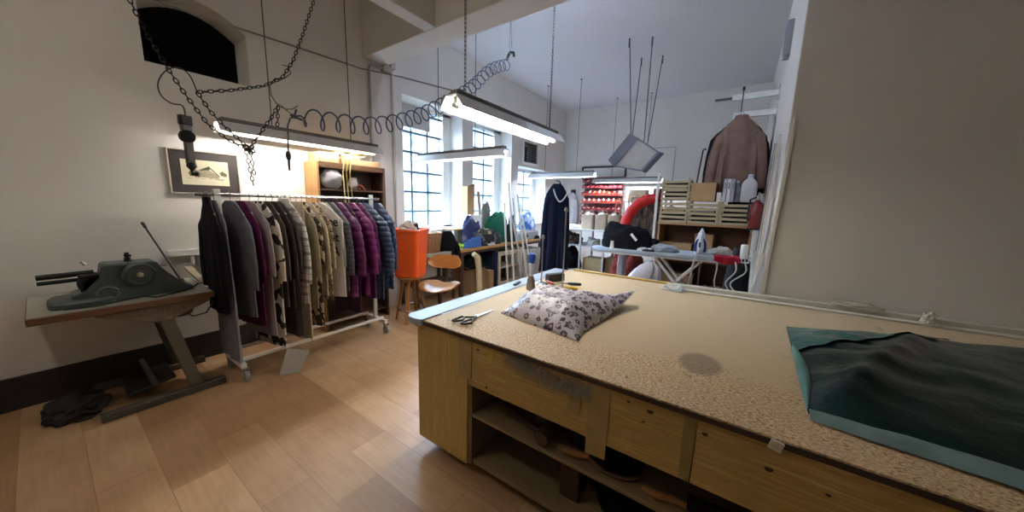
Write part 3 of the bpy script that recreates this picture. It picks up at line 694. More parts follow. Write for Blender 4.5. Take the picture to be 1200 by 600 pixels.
def hanger(t, z=0, w=.19, dark=False, loc=None, rz=0):
    mb = MB(); o = V(0, 0, 0)
    pts = [V(.0205*math.cos(a), 0, .0015+.018*math.sin(a)) for a in [PI*(1.15-1.25*k/12) for k in range(13)]]
    pts += [V(.014, 0, -.03), V(0, 0, -.05), V(0, 0, -.085)]
    mb.tube(pts, .0022, 6); mb.tube([(-w, 0, -.155), (-.04, 0, -.095), (0, 0, -.085), (.04, 0, -.095), (w, 0, -.155)], [.006, .008, .009, .008, .006], 8)
    return mb.build('hanger', BLACK if dark else M('#6b6054', .4), t, local=True)
def body_mb(L, W, hem, T, seed, puff=0.0, pitch=.09, fold=.35, neck=True, top=-.045, flare=.0):
    """garment trunk hanging in the local xz plane, thickness along y"""
    n = 44; rings = []; rnd = random.Random(seed); ph = [rnd.uniform(0, 6.28) for _ in range(6)]
    zs = []
    z = 0
    steps = max(18, int(L/.028))
    if puff: steps = max(steps, int(L/pitch*7))
    for i in range(steps+1):
        u = i/steps; z = top-u*L; d = u*L
        if neck:
            sh = min(1, d/.17); half = .065+(W/2-.065)*(sh**.8)
            ty = T*.5*(.55+.45*min(1, d/.2))
        else: half = W/2*(.93+.07*min(1, d/.1)); ty = T*.5*(.6+.4*min(1, d/.15))
        if d > .17 or not neck: half += (hem-W)/2*((d-.17)/max(.05, L-.17))**1.2 if d > .17 else 0
        pf = puff*(abs(math.sin(PI*d/pitch))**.55-.6) if puff and d > .05 else 0
        ring = []
        for k, (x, y) in enumerate(rect_arc(n, 1, 1, 2.5)):
            a = 2*PI*k/n
            fo = fold*min(1, d/.25)*(math.sin(5*a+ph[0]+2*u)*.4+math.sin(9*a+ph[1]-1.5*u)*.35+math.sin(14*a+ph[2]+u)*.25)*(.5+.8*u)
            fo += .25*noise.noise((math.cos(a)*1.6+seed, math.sin(a)*1.6, z*6))
            rip = .6*T*fold*u*math.sin(x*half*34+ph[3]+.8*u)+.3*T*fold*u*math.sin(x*half*71+ph[4])
            ring.append(V(x*(half+pf)*(1+.03*fo), y*(ty+pf)*(1+.6*fo)+rip, z+.006*noise.noise((x*3, y*3, seed))*(1 if u > .98 else 0)))
        rings.append(ring)
    return MB().loft(rings)
def sleeve_mb(sx, W, sl, r0, r1, seed, puff=0, pitch=.09, top=-.045, out=.03, fwd=0.0, ty=.75):
    n = 20; rings = []; rnd = random.Random(seed*3+sx)
    steps = max(16, int(sl/pitch*7) if puff else 16)
    a0 = V(sx*(W/2-.055), 0, top-.13); p1 = V(sx*(W/2+out), -.008-fwd*.5, top-.15-sl*.42); p2 = V(sx*(W/2+out*.8), -.01-fwd, top-.08-sl)
    for i in range(steps+1):
        u = i/steps; c = a0*(1-u)**2+p1*2*u*(1-u)+p2*u*u
        r = (r0+(r1-r0)*u)*min(1, .30+u*5.5); pf = puff*(abs(math.sin(PI*u*sl/pitch))**.55-.6) if puff else 0
        ring = []
        for k in range(n):
            a = 2*PI*k/n; wv = .10*noise.noise((math.cos(a)*2+seed, math.sin(a)*2, u*5+sx))
            ring.append(c+V(math.cos(a)*(r+pf)*(1+wv), math.sin(a)*(r*ty+pf)*(1+2*wv), .0))
        rings.append(ring)
    return MB().loft(rings)
def garment(name, label, cat, loc, rz, L, W, T, mat, seed, sl=0, hem=None, puff=0, pitch=.085, fold=.35, group=None, neck=True, collar=None, hood=False, r0=.07, r1=.05, dark=False, smat=None, fwd=0.0, hung=True, out=.03):
    t = thing(name, label, cat, loc, rz, group)
    if hung: hanger(t, w=min(.19, W*.42), dark=dark)
    body_mb(L, W, hem or W, T, seed, puff, pitch, fold, neck).build('body', mat, t, local=True, ang=75)
    if sl:
        for sx in (-1, 1): sleeve_mb(sx, W, sl, r0, r1, seed, puff, pitch, fwd=fwd, out=out, ty=min(.75, T*.55/r0)).build('sleeve', smat or mat, t, local=True, ang=75)
    if collar is not None:
        rings = [[V(x*k, y*k2, z) for x, y in rect_arc(20, 1, 1, 2.2)] for k, k2, z in ((.085, T*.42, -.075), (.075, T*.46, -.035), (.068, T*.46, -.018), (.058, T*.36, -.020), (.06, T*.3, -.06))]
        MB().loft(rings, cap=False).build('collar', collar, t, local=True, ang=75)
    if hood:
        mb = MB(); rings = []
        for i in range(9):
            u = i/8; r = math.sin(PI*min(.98, u*.9+.1)); rings.append([V(x*.115*r+.0, y*T*.55*r+T*.25, -.06-.17*u+.0) for x, y in rect_arc(20, 1, 1, 2.2)])
        MB().loft(rings).build('hood', mat, t, local=True, ang=75)
    return t
BLK = cloth('#0f0f13'); PUR = M('#561249', .5, 0, .2, 10, .2, 60); PUR2 = M('#661656', .5, 0, .2, 10, .2, 60); NAVYP = M('#35465f', .42, 0, .18, 10, .2, 60)
G = 'garments on the white wheeled rack'
def on_rack(name, label, cat, y, bottom, W, T, mat, seed, **kw):
    L = RZ-.045-(1.55-(1.55-bottom)*KS); W *= KS; y *= KS
    if not kw.get('puff'): T *= .8; kw['fold'] = kw.get('fold', .35)*.7
    tilt = kw.pop('tilt', .20+random.Random(seed*7).uniform(-.03, .03))
    return garment(name, label, cat, (GX, y, RZ), tilt, L, W, T, mat, seed, group=G, **kw)
cow = spots('#cdc4b4', '#1d1715', 9, .50, .53); leo = spots('#b8a58a', '#33251d', 22, .22, .44, True, mid='#8c6d4d'); leo2 = spots('#a59c92', '#3a2f2c', 28, .22, .42, True, mid='#7d6f66')
on_rack('coat', 'black coat at the end of the rack nearest the sewing table', 'coat', .728, .66, .40, .06, BLK, 1, sl=.64, collar=BLK, r0=.075, r1=.06, out=.04, tilt=.0)
on_rack('skirt', 'long pale grey dress showing below the black coat', 'dress',   .768, .27, .42, .045, cloth('#77767c'), 2, hem=.50, fold=.6, tilt=.0)
on_rack('cardigan', 'mid grey cardigan right behind the black coat', 'cardigan', .862, .60, .45, .055, cloth('#5d5d63'), 3, sl=.64)
on_rack('blouse', 'narrow plum purple blouse between the grey cardigan and the pale top', 'blouse', .925, .50, .42, .035, cloth('#5c1f48'), 4, sl=.6)
on_rack('blouse', 'pale pinkish grey top beside the plum blouse', 'blouse', .985, .40, .42, .032, cloth('#a59b9b'), 5, sl=.55)
on_rack('dress', 'long cream dress with large black cow spots', 'dress', 1.046, .28, .44, .045, cow, 6, sl=.60, hem=.48, fold=.5, dark=True)
on_rack('jacket', 'taupe brown jacket next to the cow spot dress', 'jacket', 1.098, .62, .42, .04, cloth('#4c423a'), 7, sl=.6)
on_rack('jacket', 'dark olive brown jacket behind the taupe one', 'jacket', 1.142, .60, .42, .04, cloth('#3d352f'), 8, sl=.6, dark=True)
on_rack('dress', 'long mauve brown dress just before the white checked shirt', 'dress', 1.186, .33, .42, .04, cloth('#4f4545'), 9, hem=.44, fold=.5, sl=.5)
on_rack('shirt', 'white shirt with grey checks hanging mid rack', 'shirt', 1.238, .62, .44, .045, plaid(), 10, sl=.66, collar=cloth('#d8d2c8'))
on_rack('trousers', 'long cream trousers hanging lowest of all below the checked shirt', 'trousers', 1.280, .255, .36, .04, cloth('#bdb197'), 11, neck=False, fold=.5)
on_rack('coat', 'long plain beige coat after the checked shirt', 'coat', 1.325, .55, .43, .045, cloth('#8d8269'), 12, sl=.62)
on_rack('dress', 'long brown and cream animal print dress behind the plain beige coat', 'dress', 1.370, .37, .43, .04, spots('#c4b59a', '#33231b', 15, .47, .50), 13, sl=.5, hem=.46)
on_rack('cardigan', 'cream knitted cardigan between the two animal prints', 'cardigan', 1.415, .66, .44, .042, cloth('#b7aa90', .6, 130), 14, sl=.6)
on_rack('blouse', 'leopard print blouse hanging before the lettered sweater', 'blouse', 1.458, .60, .42, .036, leo, 15, sl=.55)
sw = on_rack('sweater', 'white sweater with large black hand lettering', 'sweater', 1.505, .62, .56, .045, cloth('#c3bdb4'), 16, tilt=.36, fold=.12)
def lettering(txt, parent, loc, size, rot): return text_mesh('lettering', txt, size, M('#0e0c0c', .8, 0, 0), parent, loc, rot, .0012, .0022, 'RIGHT')
for txt, z in (('free', -.27), ('bright', -.42), ('ALLA', -.56)):
    lettering(txt, sw, (.272, -.036, z), .125, (PI/2, 0, 0))
on_rack('shirt', 'pale sage grey shirt beside the lettered sweater', 'shirt', 1.555, .70, .42, .036, cloth('#8d9088'), 17, sl=.55)
on_rack('padded_jacket', 'dark grey quilted jacket just before the purple ones', 'jacket', 1.612, .66, .46, .06, M('#3f4146', .6, 0, .15, 10, .2, 60), 18, sl=.64, puff=.008, pitch=.05, r0=.078, r1=.06, tilt=.2)
on_rack('padded_jacket', 'first purple padded jacket from the dark grey quilted one', 'jacket', 1.690, .58, .47, .06, PUR, 19, sl=.66, out=.08, puff=.012, pitch=.085, hood=True, r0=.085, r1=.065, tilt=.2)
on_rack('padded_coat', 'long purple coat squeezed between purple padded jackets', 'coat', 1.757, .40, .42, .035, M('#351030', .6, 0, .2), 20, sl=.6, r0=.07, tilt=.1)
on_rack('padded_jacket', 'second purple padded jacket from the dark grey quilted one', 'jacket', 1.822, .58, .47, .06, PUR2, 21, sl=.66, out=.08, puff=.012, pitch=.085, hood=True, r0=.085, r1=.065, tilt=.2)
on_rack('padded_coat', 'dull purple padded jacket right before the blue ones', 'jacket', 1.893, .52, .45, .04, PUR, 22, sl=.66, puff=.01, pitch=.085, r0=.08, r1=.06, tilt=.2)
on_rack('padded_jacket', 'blue quilted jacket at the far end beside the rack post', 'jacket', 1.960, .50, .50, .062, NAVYP, 23, sl=.70, out=.10, puff=.011, pitch=.062, hood=True, r0=.088, r1=.066, tilt=.26)
on_rack('padded_jacket', 'blue quilted jacket hanging outside the far rack post', 'jacket', 2.122, .58, .46, .05, NAVYP, 24, sl=.66, puff=.009, pitch=.062, r0=.075, r1=.06, tilt=.1)

# ================================================================ SEWING TABLE
t = thing('sewing_table', 'old sewing table with slanted grey leg and wooden top', 'table', (-3.72, .42, 0))
SX0, SX1, SY0, SY1, SZ = -4.07, -3.36, -.12, .725, .80
mb = MB().box((SX0, SY0, SZ-.045), (SX1, SY1, SZ)); mb.build('table_top', wood('#6f4a30', '#593823', 'Y'), t, bev=.004)
MB().box((SX0+.005, SY0+.005, SZ+.0003), (SX1-.012, SY1-.01, SZ+.003)).build('top_laminate', M('#8a887b', .35, 0, .15, 5), t)
# cast bracket with raised lettering
MB().prism([(.12, SZ-.047), (.70, SZ-.047), (.695, SZ-.075), (.53, .655), (.48, .63), (.40, .63), (.34, .655), (.14, .735)], (SX1-.045, 0, 0), (0, 1, 0), (0, 0, 1), (.02, 0, 0)).build('bracket', M('#6d6152', .5, .3, .15), t, bev=.004)
text_mesh('raised_lettering', 'UNION', .062, M('#5d5243', .5, .3), t, V(SX1-.0245, .435, .69)-V(*t.location), (PI/2, 0, PI/2), .004, 0, 'CENTER', .25, 1.35)
mb = MB()
for y in (.415, .465): mb.cyl((SX1-.026, y, .655), (SX1-.018, y, .652), .014, seg=12)
mb.build('bolt', STEEL, t)
mb = MB().bar((SX1-.055, .445, .68), (SX1-.055, .565, .06), .075, .05, (1, 0, 0)); mb.build('leg', M('#5d564b', .5, .3, .12), t, bev=.004)
MB().bar((SX1-.055, .08, .03), (SX1-.055, .74, .03), .06, .055).build('foot', M('#4c4740', .5, .3, .12), t, bev=.006)
mb = MB().bar((SX0+.06, .445, .76), (SX0+.06, .565, .06), .075, .05, (1, 0, 0)); mb.build('leg', M('#4a443c', .5, .3, .12), t, bev=.004)
MB().bar((SX0+.06, .08, .03), (SX0+.06, .74, .03), .06, .055).build('foot', M('#4c4740', .5, .3, .12), t, bev=.006)
MB().bar((SX0+.06, .35, .16), (SX1-.07, .35, .16), .03, .03).build('stretcher', DGREY, t)
mb = MB().cbox((-3.72, .35, .10), (.36, .26, .02), Matrix.Rotation(.2, 3, 'X')); mb.bar((-3.72, .35, .09), (-3.72, .35, .16), .02, .03); mb.build('treadle', M('#191614', .6), t, bev=.006)
mb = MB(); rings = [[V(x0, .55+y, .665+z) for y, z in rect_arc(20, r, r*.8, 2.6)] for x0, r in ((-3.80, .05), (-3.78, .08), (-3.56, .082), (-3.50, .07), (-3.47, .045))]
mb.loft(rings); mb.build('motor', M('#161210', .5, 0, .2), t)
mb = MB(); mb.tube([(-3.47, .56, .655), (-3.44, .60, .61), (-3.44, .68, .62), (-3.44, .73, .70), (-3.44, .70, .735), (-3.50, .62, .74)], .006, 6); mb.build('belt_guard', DGREY, t)
# sewing machine head
MG = M('#414a44', .4, .1, .18, 7); MD = M('#141613', .45, .3, .15)
t = thing('sewing_machine', 'dark green industrial sewing machine head on the old wooden table', 'sewing machine', (-3.66, .33, SZ))
rings = []
for y, hx, z1 in ((.06, .085, .07), (.12, .09, .09), (.185, .09, .17), (.20, .09, .25), (.215, .09, .262), (.44, .09, .255), (.465, .085, .245), (.475, .085, .215), (.52, .085, .15), (.60, .085, .055), (.645, .08, .03)):
    rings.append([V(-3.62+x*hx, y, SZ+.003+(z1 if up else 0)) for x, up in ((-1, 0), (1, 0), (1, 1), (-1, 1))])
MB().loft(rings).build('housing', MG, t, bev=.012)
MB().lathe([(0, -.03), (.075, -.03), (.085, -.018), (.085, .0), (.07, .012), (.065, .006), (.03, .006), (.028, .016), (0, .018)], (-3.50, .365, SZ+.175), 28, 'X').build('hand_wheel', MG, t)
MB().lathe([(0, 0), (.017, 0), (.017, .008), (.010, .012), (0, .012)], (-3.482, .365, SZ+.175), 16, 'X').build('wheel_cap', M('#b3ad92', .3, .6), t)
mb = MB(); mb.tube([(-3.53+.05*0, .21+.05*math.cos(a), SZ+.06+.045*math.sin(a)) for a in [2*PI*k/20 for k in range(20)]], .006, 6, True); mb.build('belt_ring', M('#6f6f66', .4, .5), t)
mb = MB().cyl((-3.62, .33, SZ+.26), (-3.62, .33, SZ+.29), .02, .016); mb.cyl((-3.62, .33, SZ+.29), (-3.62, .33, SZ+.325), .011); mb.cyl((-3.62, .315, SZ+.305), (-3.62, .35, SZ+.30), .008); mb.build('oil_cap', MD, t)
mb = MB(); mb.lathe([(0, -.05), (.06, -.05), (.07, -.03), (.07, .03), (.05, .05), (0, .05)], (-3.61, .16, SZ+.13), 20, 'X'); mb.box((-3.66, .10, SZ+.06), (-3.56, .19, SZ+.2)); mb.build('face_plate', MD, t, bev=.008)
mb = MB().cyl((-3.62, .17, SZ+.205), (-3.62, -.06, SZ+.20), .018, seg=12); mb.cyl((-3.62, .14, SZ+.165), (-3.62, -.06, SZ+.162), .013, seg=12); mb.build('arm_bar', MD, t)
MB().cyl((-3.6, .46, SZ+.21), (-3.6, .515, SZ+.208), .006, seg=8).build('lever', STEEL, t)
mb = MB().cyl((-3.62, .14, SZ+.26), (-3.62, .125, SZ+.285), .009); mb.build('thread_guide', STEEL, t)
rings = [[V(-3.62+x, .10+y, SZ+.003+z) for x, y in rect_arc(20, .16*k, .14*k, 4)] for z, k in ((0, 1), (.03, 1), (.045, .9))]
MB().loft(rings).build('bed', MG, t)
mb = MB(); mb.tube([(-3.44, .02, SZ+.012), (-3.42, .16, SZ+.012), (-3.45, .27, SZ+.016), (-3.41, .36, SZ+.03), (-3.40, .42, SZ+.012), (-3.52, .6, SZ+.010), (-3.7, .70, SZ+.012)], .006, 6); 
single('power_cable', 'black cable coiling over the wooden sewing table top', 'cable', mb, BLACK, (-3.45, .3, SZ))
t = thing('thread_stand', 'slanting thin thread stand rod at the back of the sewing table', 'stand', (-3.80, .62, SZ))
mb = MB().lathe([(0, 0), (.022, 0), (.022, .02), (.014, .05), (0, .052)], (-3.80, .62, SZ+.003), 14); mb.build('foot', DGREY, t)
MB().cyl((-3.80, .62, SZ+.03), (-3.80, .455, 1.31), .006, seg=8).build('rod', DGREY, t)
MB().cyl((-3.80, .465, 1.285), (-3.80, .448, 1.33), .010, seg=8).build('tip', DGREY, t)
mb = MB().bar((-3.97, .70, SZ+.115), (-3.70, .74, SZ+.012), .045, .018); single('wooden_ruler', 'flat wooden bar slanting down onto the sewing table corner', 'bar', mb, M('#8d8168', .6), (-3.8, .7, SZ))
heap('cable_heap', 'black tangled pedal cables on the floor under the sewing table', 'cable', (-3.74, .0, .001), (.2, .14, .08), 4, M('#12100f', .6, 0, .3), .6)

# ================================================================ TALL CABINET
t = thing('tall_cabinet', 'tall open wooden cabinet standing behind the garment rack', 'cabinet', (-3.9, 2.13, 0))
CX0, CX1, CY0, CY1, CZ = -4.09, -3.80, 1.76, 2.59, 1.945
MB().box((CX0, CY0, 0), (CX1, CY0+.025, CZ)).build('side_panel', OAKZ, t, bev=.002)
MB().box((CX0, CY1-.025, 0), (CX1, CY1, CZ)).build('side_panel', wood('#5d4432', '#4b3526', 'Z'), t, bev=.002)
MB().box((CX0, CY0+.025, CZ-.06), (CX1, CY1-.025, CZ)).build('top_panel', BROWNW, t, bev=.002)
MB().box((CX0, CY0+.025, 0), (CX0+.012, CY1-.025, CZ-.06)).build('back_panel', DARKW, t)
for z in (.1, .55, 1.0, 1.33, 1.64): MB().box((CX0+.012, CY0+.026, z), (CX1-.02, CY1-.026, z+.02)).build('shelf', BROWNW, t)
CG = 'boxes on the tall cabinet'
def carton(label, lo, hi, mat=CARD, group=None, flaps=False, name='cardboard_box'):
    t = thing(name, label, 'box', ((lo[0]+hi[0])/2, (lo[1]+hi[1])/2, lo[2]), 0, group)
    mb = MB(); x0, y0, z0 = lo; x1, y1, z1 = hi; e = .004
    mb.box((x0, y0, z0), (x1, y1, z0+e)).box((x0, y0, z0), (x0+e, y1, z1)).box((x1-e, y0, z0), (x1, y1, z1)).box((x0, y0, z0), (x1, y0+e, z1)).box((x0, y1-e, z0), (x1, y1, z1))
    mb.build('carton', mat, t)
    mb = MB(); ym = (y0+y1)/2
    if flaps:
        mb.prism([(0, 0), (.10, .05), (.10, .054), (0, .004)], (x0, y0, z1), (0, -1, 0), (0, 0, 1), (x1-x0, 0, 0)); mb.prism([(0, 0), (.10, .03), (.10, .034), (0, .004)], (x1, y0, z1), (1, 0, 0), (0, 0, 1), (0, y1-y0, 0))
    else: mb.box((x0, y0, z1), (x1, ym-.001, z1+e)).box((x0, ym+.001, z1), (x1, y1, z1+e))
    mb.build('flap', mat, t)
    if not flaps: MB().box((x0-.0006, ym-.025, z1+e), (x1+.0006, ym+.025, z1+e+.0008)).build('tape', M('#b59b6c', .3), t)
    return t
carton('small cardboard box on the near end of the tall cabinet', (-4.06, 1.80, CZ+.001), (-3.80, 2.01, CZ+.10), group=CG)
carton('long flat cardboard box on the far end of the tall cabinet', (-4.06, 2.04, CZ+.001), (-3.81, 2.53, CZ+.055), CARD2, group=CG)
rope = M('#c9b578', .6)
mb = MB(); rr = random.Random(3)
for k in range(5):
    cx, cy = -3.93+rr.uniform(-.05, .05), 2.14+.05*k; a0 = rr.uniform(0, 6)
    mb.tube([(cx+.09*math.cos(a), cy+.13*math.sin(a), CZ+.065+.012*k+.035*(1+math.sin(a+a0))) for a in [2*PI*i/22 for i in range(22)]], .006, 6, True)
for y, zz in ((2.02, 1.42), (2.06, 1.38), (2.10, 1.55)): mb.tube([(-3.87, y+.1, CZ+.09), (-3.76, y+.03, CZ+.05), (-3.75, y, CZ-.1), (-3.755, y+.02, zz)], .006, 6)
single('rope_coil', 'pale yellow cord coiled on the tall cabinet, ends hanging down', 'cord', mb, rope, (-3.84, 2.2, CZ+.06))
def hanging_bag(label, c, size, mat, seed, name='plastic_bag', cat='bag'):
    rings = []; c = Vector(c)
    for i in range(15):
        u = i/14; r = (.25+.75*math.sin(PI*min(1, .08+u*.85))**.6)
        rings.append([c+V(x*size[0]*r*(1+.3*noise.noise((x*2+seed, y*2, u*3))), y*size[1]*r*(1+.3*noise.noise((y*2+seed, x*2, u*4))), -u*size[2]) for x, y in rect_arc(22, 1, 1, 2)])
    return single(name, label, cat, MB().loft(rings), mat, tuple(c), ang=70)
hanging_bag('grey plastic bag hanging in the open top of the tall cabinet', (-3.85, 1.94, 1.87), (.06, .12, .205), M('#8d8b90', .3, 0, .15, 10, .4, 20), 2)
hanging_bag('small white plastic bag beside the hanging cord ends in the tall cabinet', (-3.86, 2.2, 1.80), (.04, .06, .13), M('#b3afab', .3, 0, .1, 10, .4, 20), 7)
t = thing('pliers', 'orange handled pliers hanging in the top of the tall cabinet', 'pliers', (-3.76, 2.22, 1.66))
for s_ in (-1, 1): MB().tube([(-3.755, 2.21, 1.72), (-3.755, 2.22+.03*s_, 1.70), (-3.755, 2.25+.03*s_, 1.665)], .008, 8).build('handle', M('#b5482a', .4), t)
MB().tube([(-3.755, 2.21, 1.72), (-3.755, 2.19, 1.76), (-3.755, 2.185, 1.872)], [.01, .006, .002], 8).build('jaw', DGREY, t)
carton('dark box on the middle shelf of the tall cabinet', (-4.04, 1.82, 1.351), (-3.82, 2.10, 1.50), M('#5b4634', .8))
heap('folded_fabric', 'dark folded fabric on the shelf at the far side of the tall cabinet', 'fabric', (-3.92, 2.36, 1.351), (.09, .14, .17), 14, cloth('#1f2129'), .3)
heap('folded_fabric', 'dark blue bundle below the rail height in the tall cabinet', 'fabric', (-3.92, 2.36, 1.021), (.09, .15, .2), 15, cloth('#1a1c2a'), .3)

# ================================================================ CHAINS, HOOKS, AIR HOSE
CHM = M('#2e2a26', .45, .7, .1)
def chain_mesh(mb, pts, link=.030, r=.003, wd=.0082):
    pts = [Vector(p) for p in pts]; seg = [(b-a).length for a, b in zip(pts, pts[1:])]; tot = sum(seg); n = max(2, int(tot/(link*.78)))
    def at(d):
        for a, b, l_ in zip(pts, pts[1:], seg):
            if d <= l_: return a+(b-a)*(d/l_), (b-a).normalized()
            d -= l_
        return pts[-1], (pts[-1]-pts[-2]).normalized()
    for k in range(n):
        c, d = at((k+.5)*tot/n); u = d.cross(V(.3, 1, .2)).normalized(); v = d.cross(u); e = u if k % 2 else v
        mb.tube([c+d*(link/2)*math.cos(a)+e*wd*math.sin(a) for a in [2*PI*i/8 for i in range(8)]], r, 4, True)
def spline(P, n):
    out = []
    for i in range(len(P)-1):
        a, b, c, d = P[max(i-1, 0)], P[i], P[i+1], P[min(i+2, len(P)-1)]
        for k in range(n):
            x = k/n; out.append(.5*((2*b)+(c-a)*x+(2*a-5*b+4*c-d)*x*x+(3*b-a-3*c+d)*x**3))
    return out+[P[-1]]
def sag(a, b, s_, n=12):
    a, b = Vector(a), Vector(b); return [a+(b-a)*(i/n)-V(0, 0, s_*4*(i/n)*(1-i/n)) for i in range(n+1)]
KN = V(-2.4, .74, 1.815)
t = thing('chain_hoist', 'loose dark chains joined in one knot under the ceiling before the picture', 'chain', tuple(KN))
def chain(a_list): mb = MB(); chain_mesh(mb, a_list); mb.build('chain', CHM, t)
topL, topR = V(-2.4, .10, HC), V(-2.45, 1.34, HC)
pL = [topL, atX(152, 0, -2.4), atX(172, 40, -2.4), atX(195, 78, -2.4), atX(218, 112, -2.4), atX(243, 145, -2.4), atX(266, 163, -2.4), KN]
chain(pL)
pR = [topR, atX(368, 0, -2.43), atX(355, 40, -2.42), atX(343, 72, -2.4), atX(330, 92, -2.4), atX(308, 101, -2.4), atX(270, 106, -2.4), atX(231, 108, -2.4)]
chain(pR)
chain([atX(231, 108, -2.4), atX(246, 130, -2.39), atX(262, 147, -2.39), atX(285, 168, -2.4), KN])
chain([KN, atX(306, 155, -2.41), atX(318, 138, -2.41), atX(326, 124, -2.41)])
chain([KN+V(0, -.01, 0), KN+V(.01, -.005, -.09), atX(297, 217, -2.4)]); chain([KN+V(0, .012, 0), KN+V(0, .016, -.08), atX(298, 205, -2.4)])
chain([atX(326, 124, -2.41), atX(325, 148, -2.41)])
mb = MB(); rr = random.Random(6)
for k in range(7):
    c = KN+V(rr.uniform(-.015, .015), rr.uniform(-.02, .02), rr.uniform(-.02, .02)); e = V(rr.uniform(-1, 1), rr.uniform(-1, 1), rr.uniform(-1, 1)).normalized(); u = e.orthogonal().normalized()
    mb.tube([c+e*.02*math.cos(a)+u*.012*math.sin(a) for a in [2*PI*i/8 for i in range(8)]], .0042, 4, True)
mb.build('knot', CHM, t)
mb = MB(); c = atX(326, 124, -2.41)
mb.tube([atX(*q, -2.41) for q in ((326, 124), (318, 112), (316, 100), (322, 92), (333, 92), (341, 86), (337, 78), (331, 76))], .003, 5); mb.tube([atX(*q, -2.41) for q in ((326, 124), (335, 128), (343, 128), (349, 124))], .003, 5)
mb.build('wire_loop', DGREY, t)
t = thing('hanging_clamp', 'black clamp hanging by a wire loop in front of the framed picture', 'clamp', tuple(atX(217, 160, -2.4)))
pw = [atX(*q, -2.42) for q in ((231, 108), (222, 88), (208, 79), (193, 84), (185, 98), (189, 112), (201, 121), (212, 123), (216, 128), (217, 136))]
MB().tube(spline(pw, 6), .0032, 6).build('wire_loop', DGREY, t)
a, b = atX(216, 135, -2.4), atX(218, 152, -2.4)
R3 = Matrix.Rotation(.3, 3, 'Z')
MB().cbox(a-V(0, 0, .025), (.03, .052, .05), R3).build('clamp_top', BLACK, t, bev=.006)
MB().cbox(a-V(0, 0, .06), (.026, .045, .035), R3).build('clamp_body', M('#77736d', .5, .3), t, bev=.006)
MB().lathe([(0, -.022), (.03, -.02), (.034, 0), (.03, .02), (0, .022)], a-V(0, 0, .105), 16, 'X').build('clamp_wheel', BLACK, t)
mb = MB(); mb.cbox(a-V(0, -.002, .185), (.02, .036, .11), R3); mb.build('clamp_strap', M('#5f5a55', .5, .4), t, bev=.004)
mb = MB(); mb.lathe([(0, 0), (.022, .03), (.018, .05), (0, .055)], a-V(0, -.004, .285), 10); mb.build('clamp_hook', BLACK, t)
# coiled air hose
HOSE = M('#4a5570', .4, 0, .1)
p0, p1, p2, p3 = V(-2.55, 1.09, 2.07), V(-2.60, 1.75, 2.09), V(-2.72, 2.62, 2.46), V(-2.84, 3.94, 3.52)
ctrl = [atX(347, 137, -2.56), atX(395, 144, -2.58), atX(440, 147, -2.6), atX(485, 138, -2.63), atX(520, 122, -2.68)]
ctrl += [atX(552, 103, -2.75), atX(575, 82, -2.8), V(-2.84, 3.9, 3.42)]
path = spline(ctrl, 72); pts = []; L = 0
for i, p in enumerate(path):
    if i: L += (path[i]-path[i-1]).length
    tg = (path[min(i+1, len(path)-1)]-path[max(i-1, 0)]).normalized(); u = V(0, 0, 1)-tg*tg.z; u.normalize(); v = tg.cross(u)
    a = L/.118*2*PI; r = .066*min(1, L/.08)
    pts.append(p+u*r*math.cos(a)+v*r*math.sin(a))
t = thing('air_hose', 'blue grey spiral air hose strung from the chains towards the ceiling pipe', 'hose', tuple(path[0]))
MB().tube(pts, .0062, 6).build('spiral', HOSE, t)
a = atX(345, 137, -2.56)
mb = MB().tube([pts[0], a, a+V(0, -.02, .01)], .012, 8); mb.tube([a+V(0, .015, .05), a, a+V(0, .05, -.01)], .008, 8); mb.build('coupling', M('#3c465c', .4, .3), t)
mb = MB(); mb.tube([a, atX(340, 139, -2.55), atX(337, 148, -2.55), atX(338, 178, -2.55)], .006, 6); mb.build('hose_end', M('#4b4743', .5), t)
mb = MB(); q = atX(338, 182, -2.55); mb.lathe([(0, -.03), (.012, -.03), (.018, .0), (.012, .025), (0, .03)], q, 10); mb.tube([q, q-V(0, 0, .1)], .008, 8); mb.build('blow_gun', M('#3b342e', .5), t)
mb = MB(); mb.tube([a+V(0, 0, 0), atX(331, 125, -2.5), atX(326, 122, -2.44)], .003, 5); mb.build('tie_wire', DGREY, t)
P_ = V(-2.84, 3.94, 0)
t = thing('ceiling_pipe', 'short grey pipe dropping from the ceiling where the spiral hose is hung', 'pipe', (P_.x, P_.y, HC))
MB().cyl((P_.x, P_.y, 3.56), (P_.x, P_.y, HC), .016, seg=10).build('pipe', M('#85868c', .5, .3), t)
mb = MB().tube([V(P_.x+.06, P_.y, 3.52), V(P_.x+.05, P_.y, 3.57), V(P_.x, P_.y, 3.585), V(P_.x-.03, P_.y, 3.56), V(P_.x-.05, P_.y-.02, 3.49)], .02, 8); mb.build('hook_valve', BLACK, t)

# ================================================================ BIN, STOOL, CHAIR
t = thing('round_stool', 'tall wooden three legged stool carrying the orange bin', 'stool', (-3.42, 2.66, 0))
sc_ = V(-3.42, 2.66, 0)
MB().lathe([(0, .0), (.165, 0), (.17, .008), (.165, .03), (0, .032)], (sc_.x, sc_.y, .565), 28).build('seat', BENTW, t)
for k in range(4):
    a = .6+k*PI/2; d = V(math.cos(a), math.sin(a), 0); s2 = V(-d.y, d.x, 0)
    p = [sc_+d*.09+V(0, 0, .565), sc_+d*.12+V(0, 0, .50), sc_+d*.20+V(0, 0, .0)]
    mb = MB(); mb.bar(p[0]+V(0, 0, -.0), p[2], .045, .026, tuple(d)); mb.build('leg', BENTW, t, bev=.006)
mb = MB(); mb.tube([(sc_.x+.178*math.cos(a), sc_.y+.178*math.sin(a), .17) for a in [2*PI*i/36 for i in range(36)]], .009, 8, True); mb.build('foot_ring', CHROME, t)
ORG = M('#d9541c', .38, 0, .06, 4)
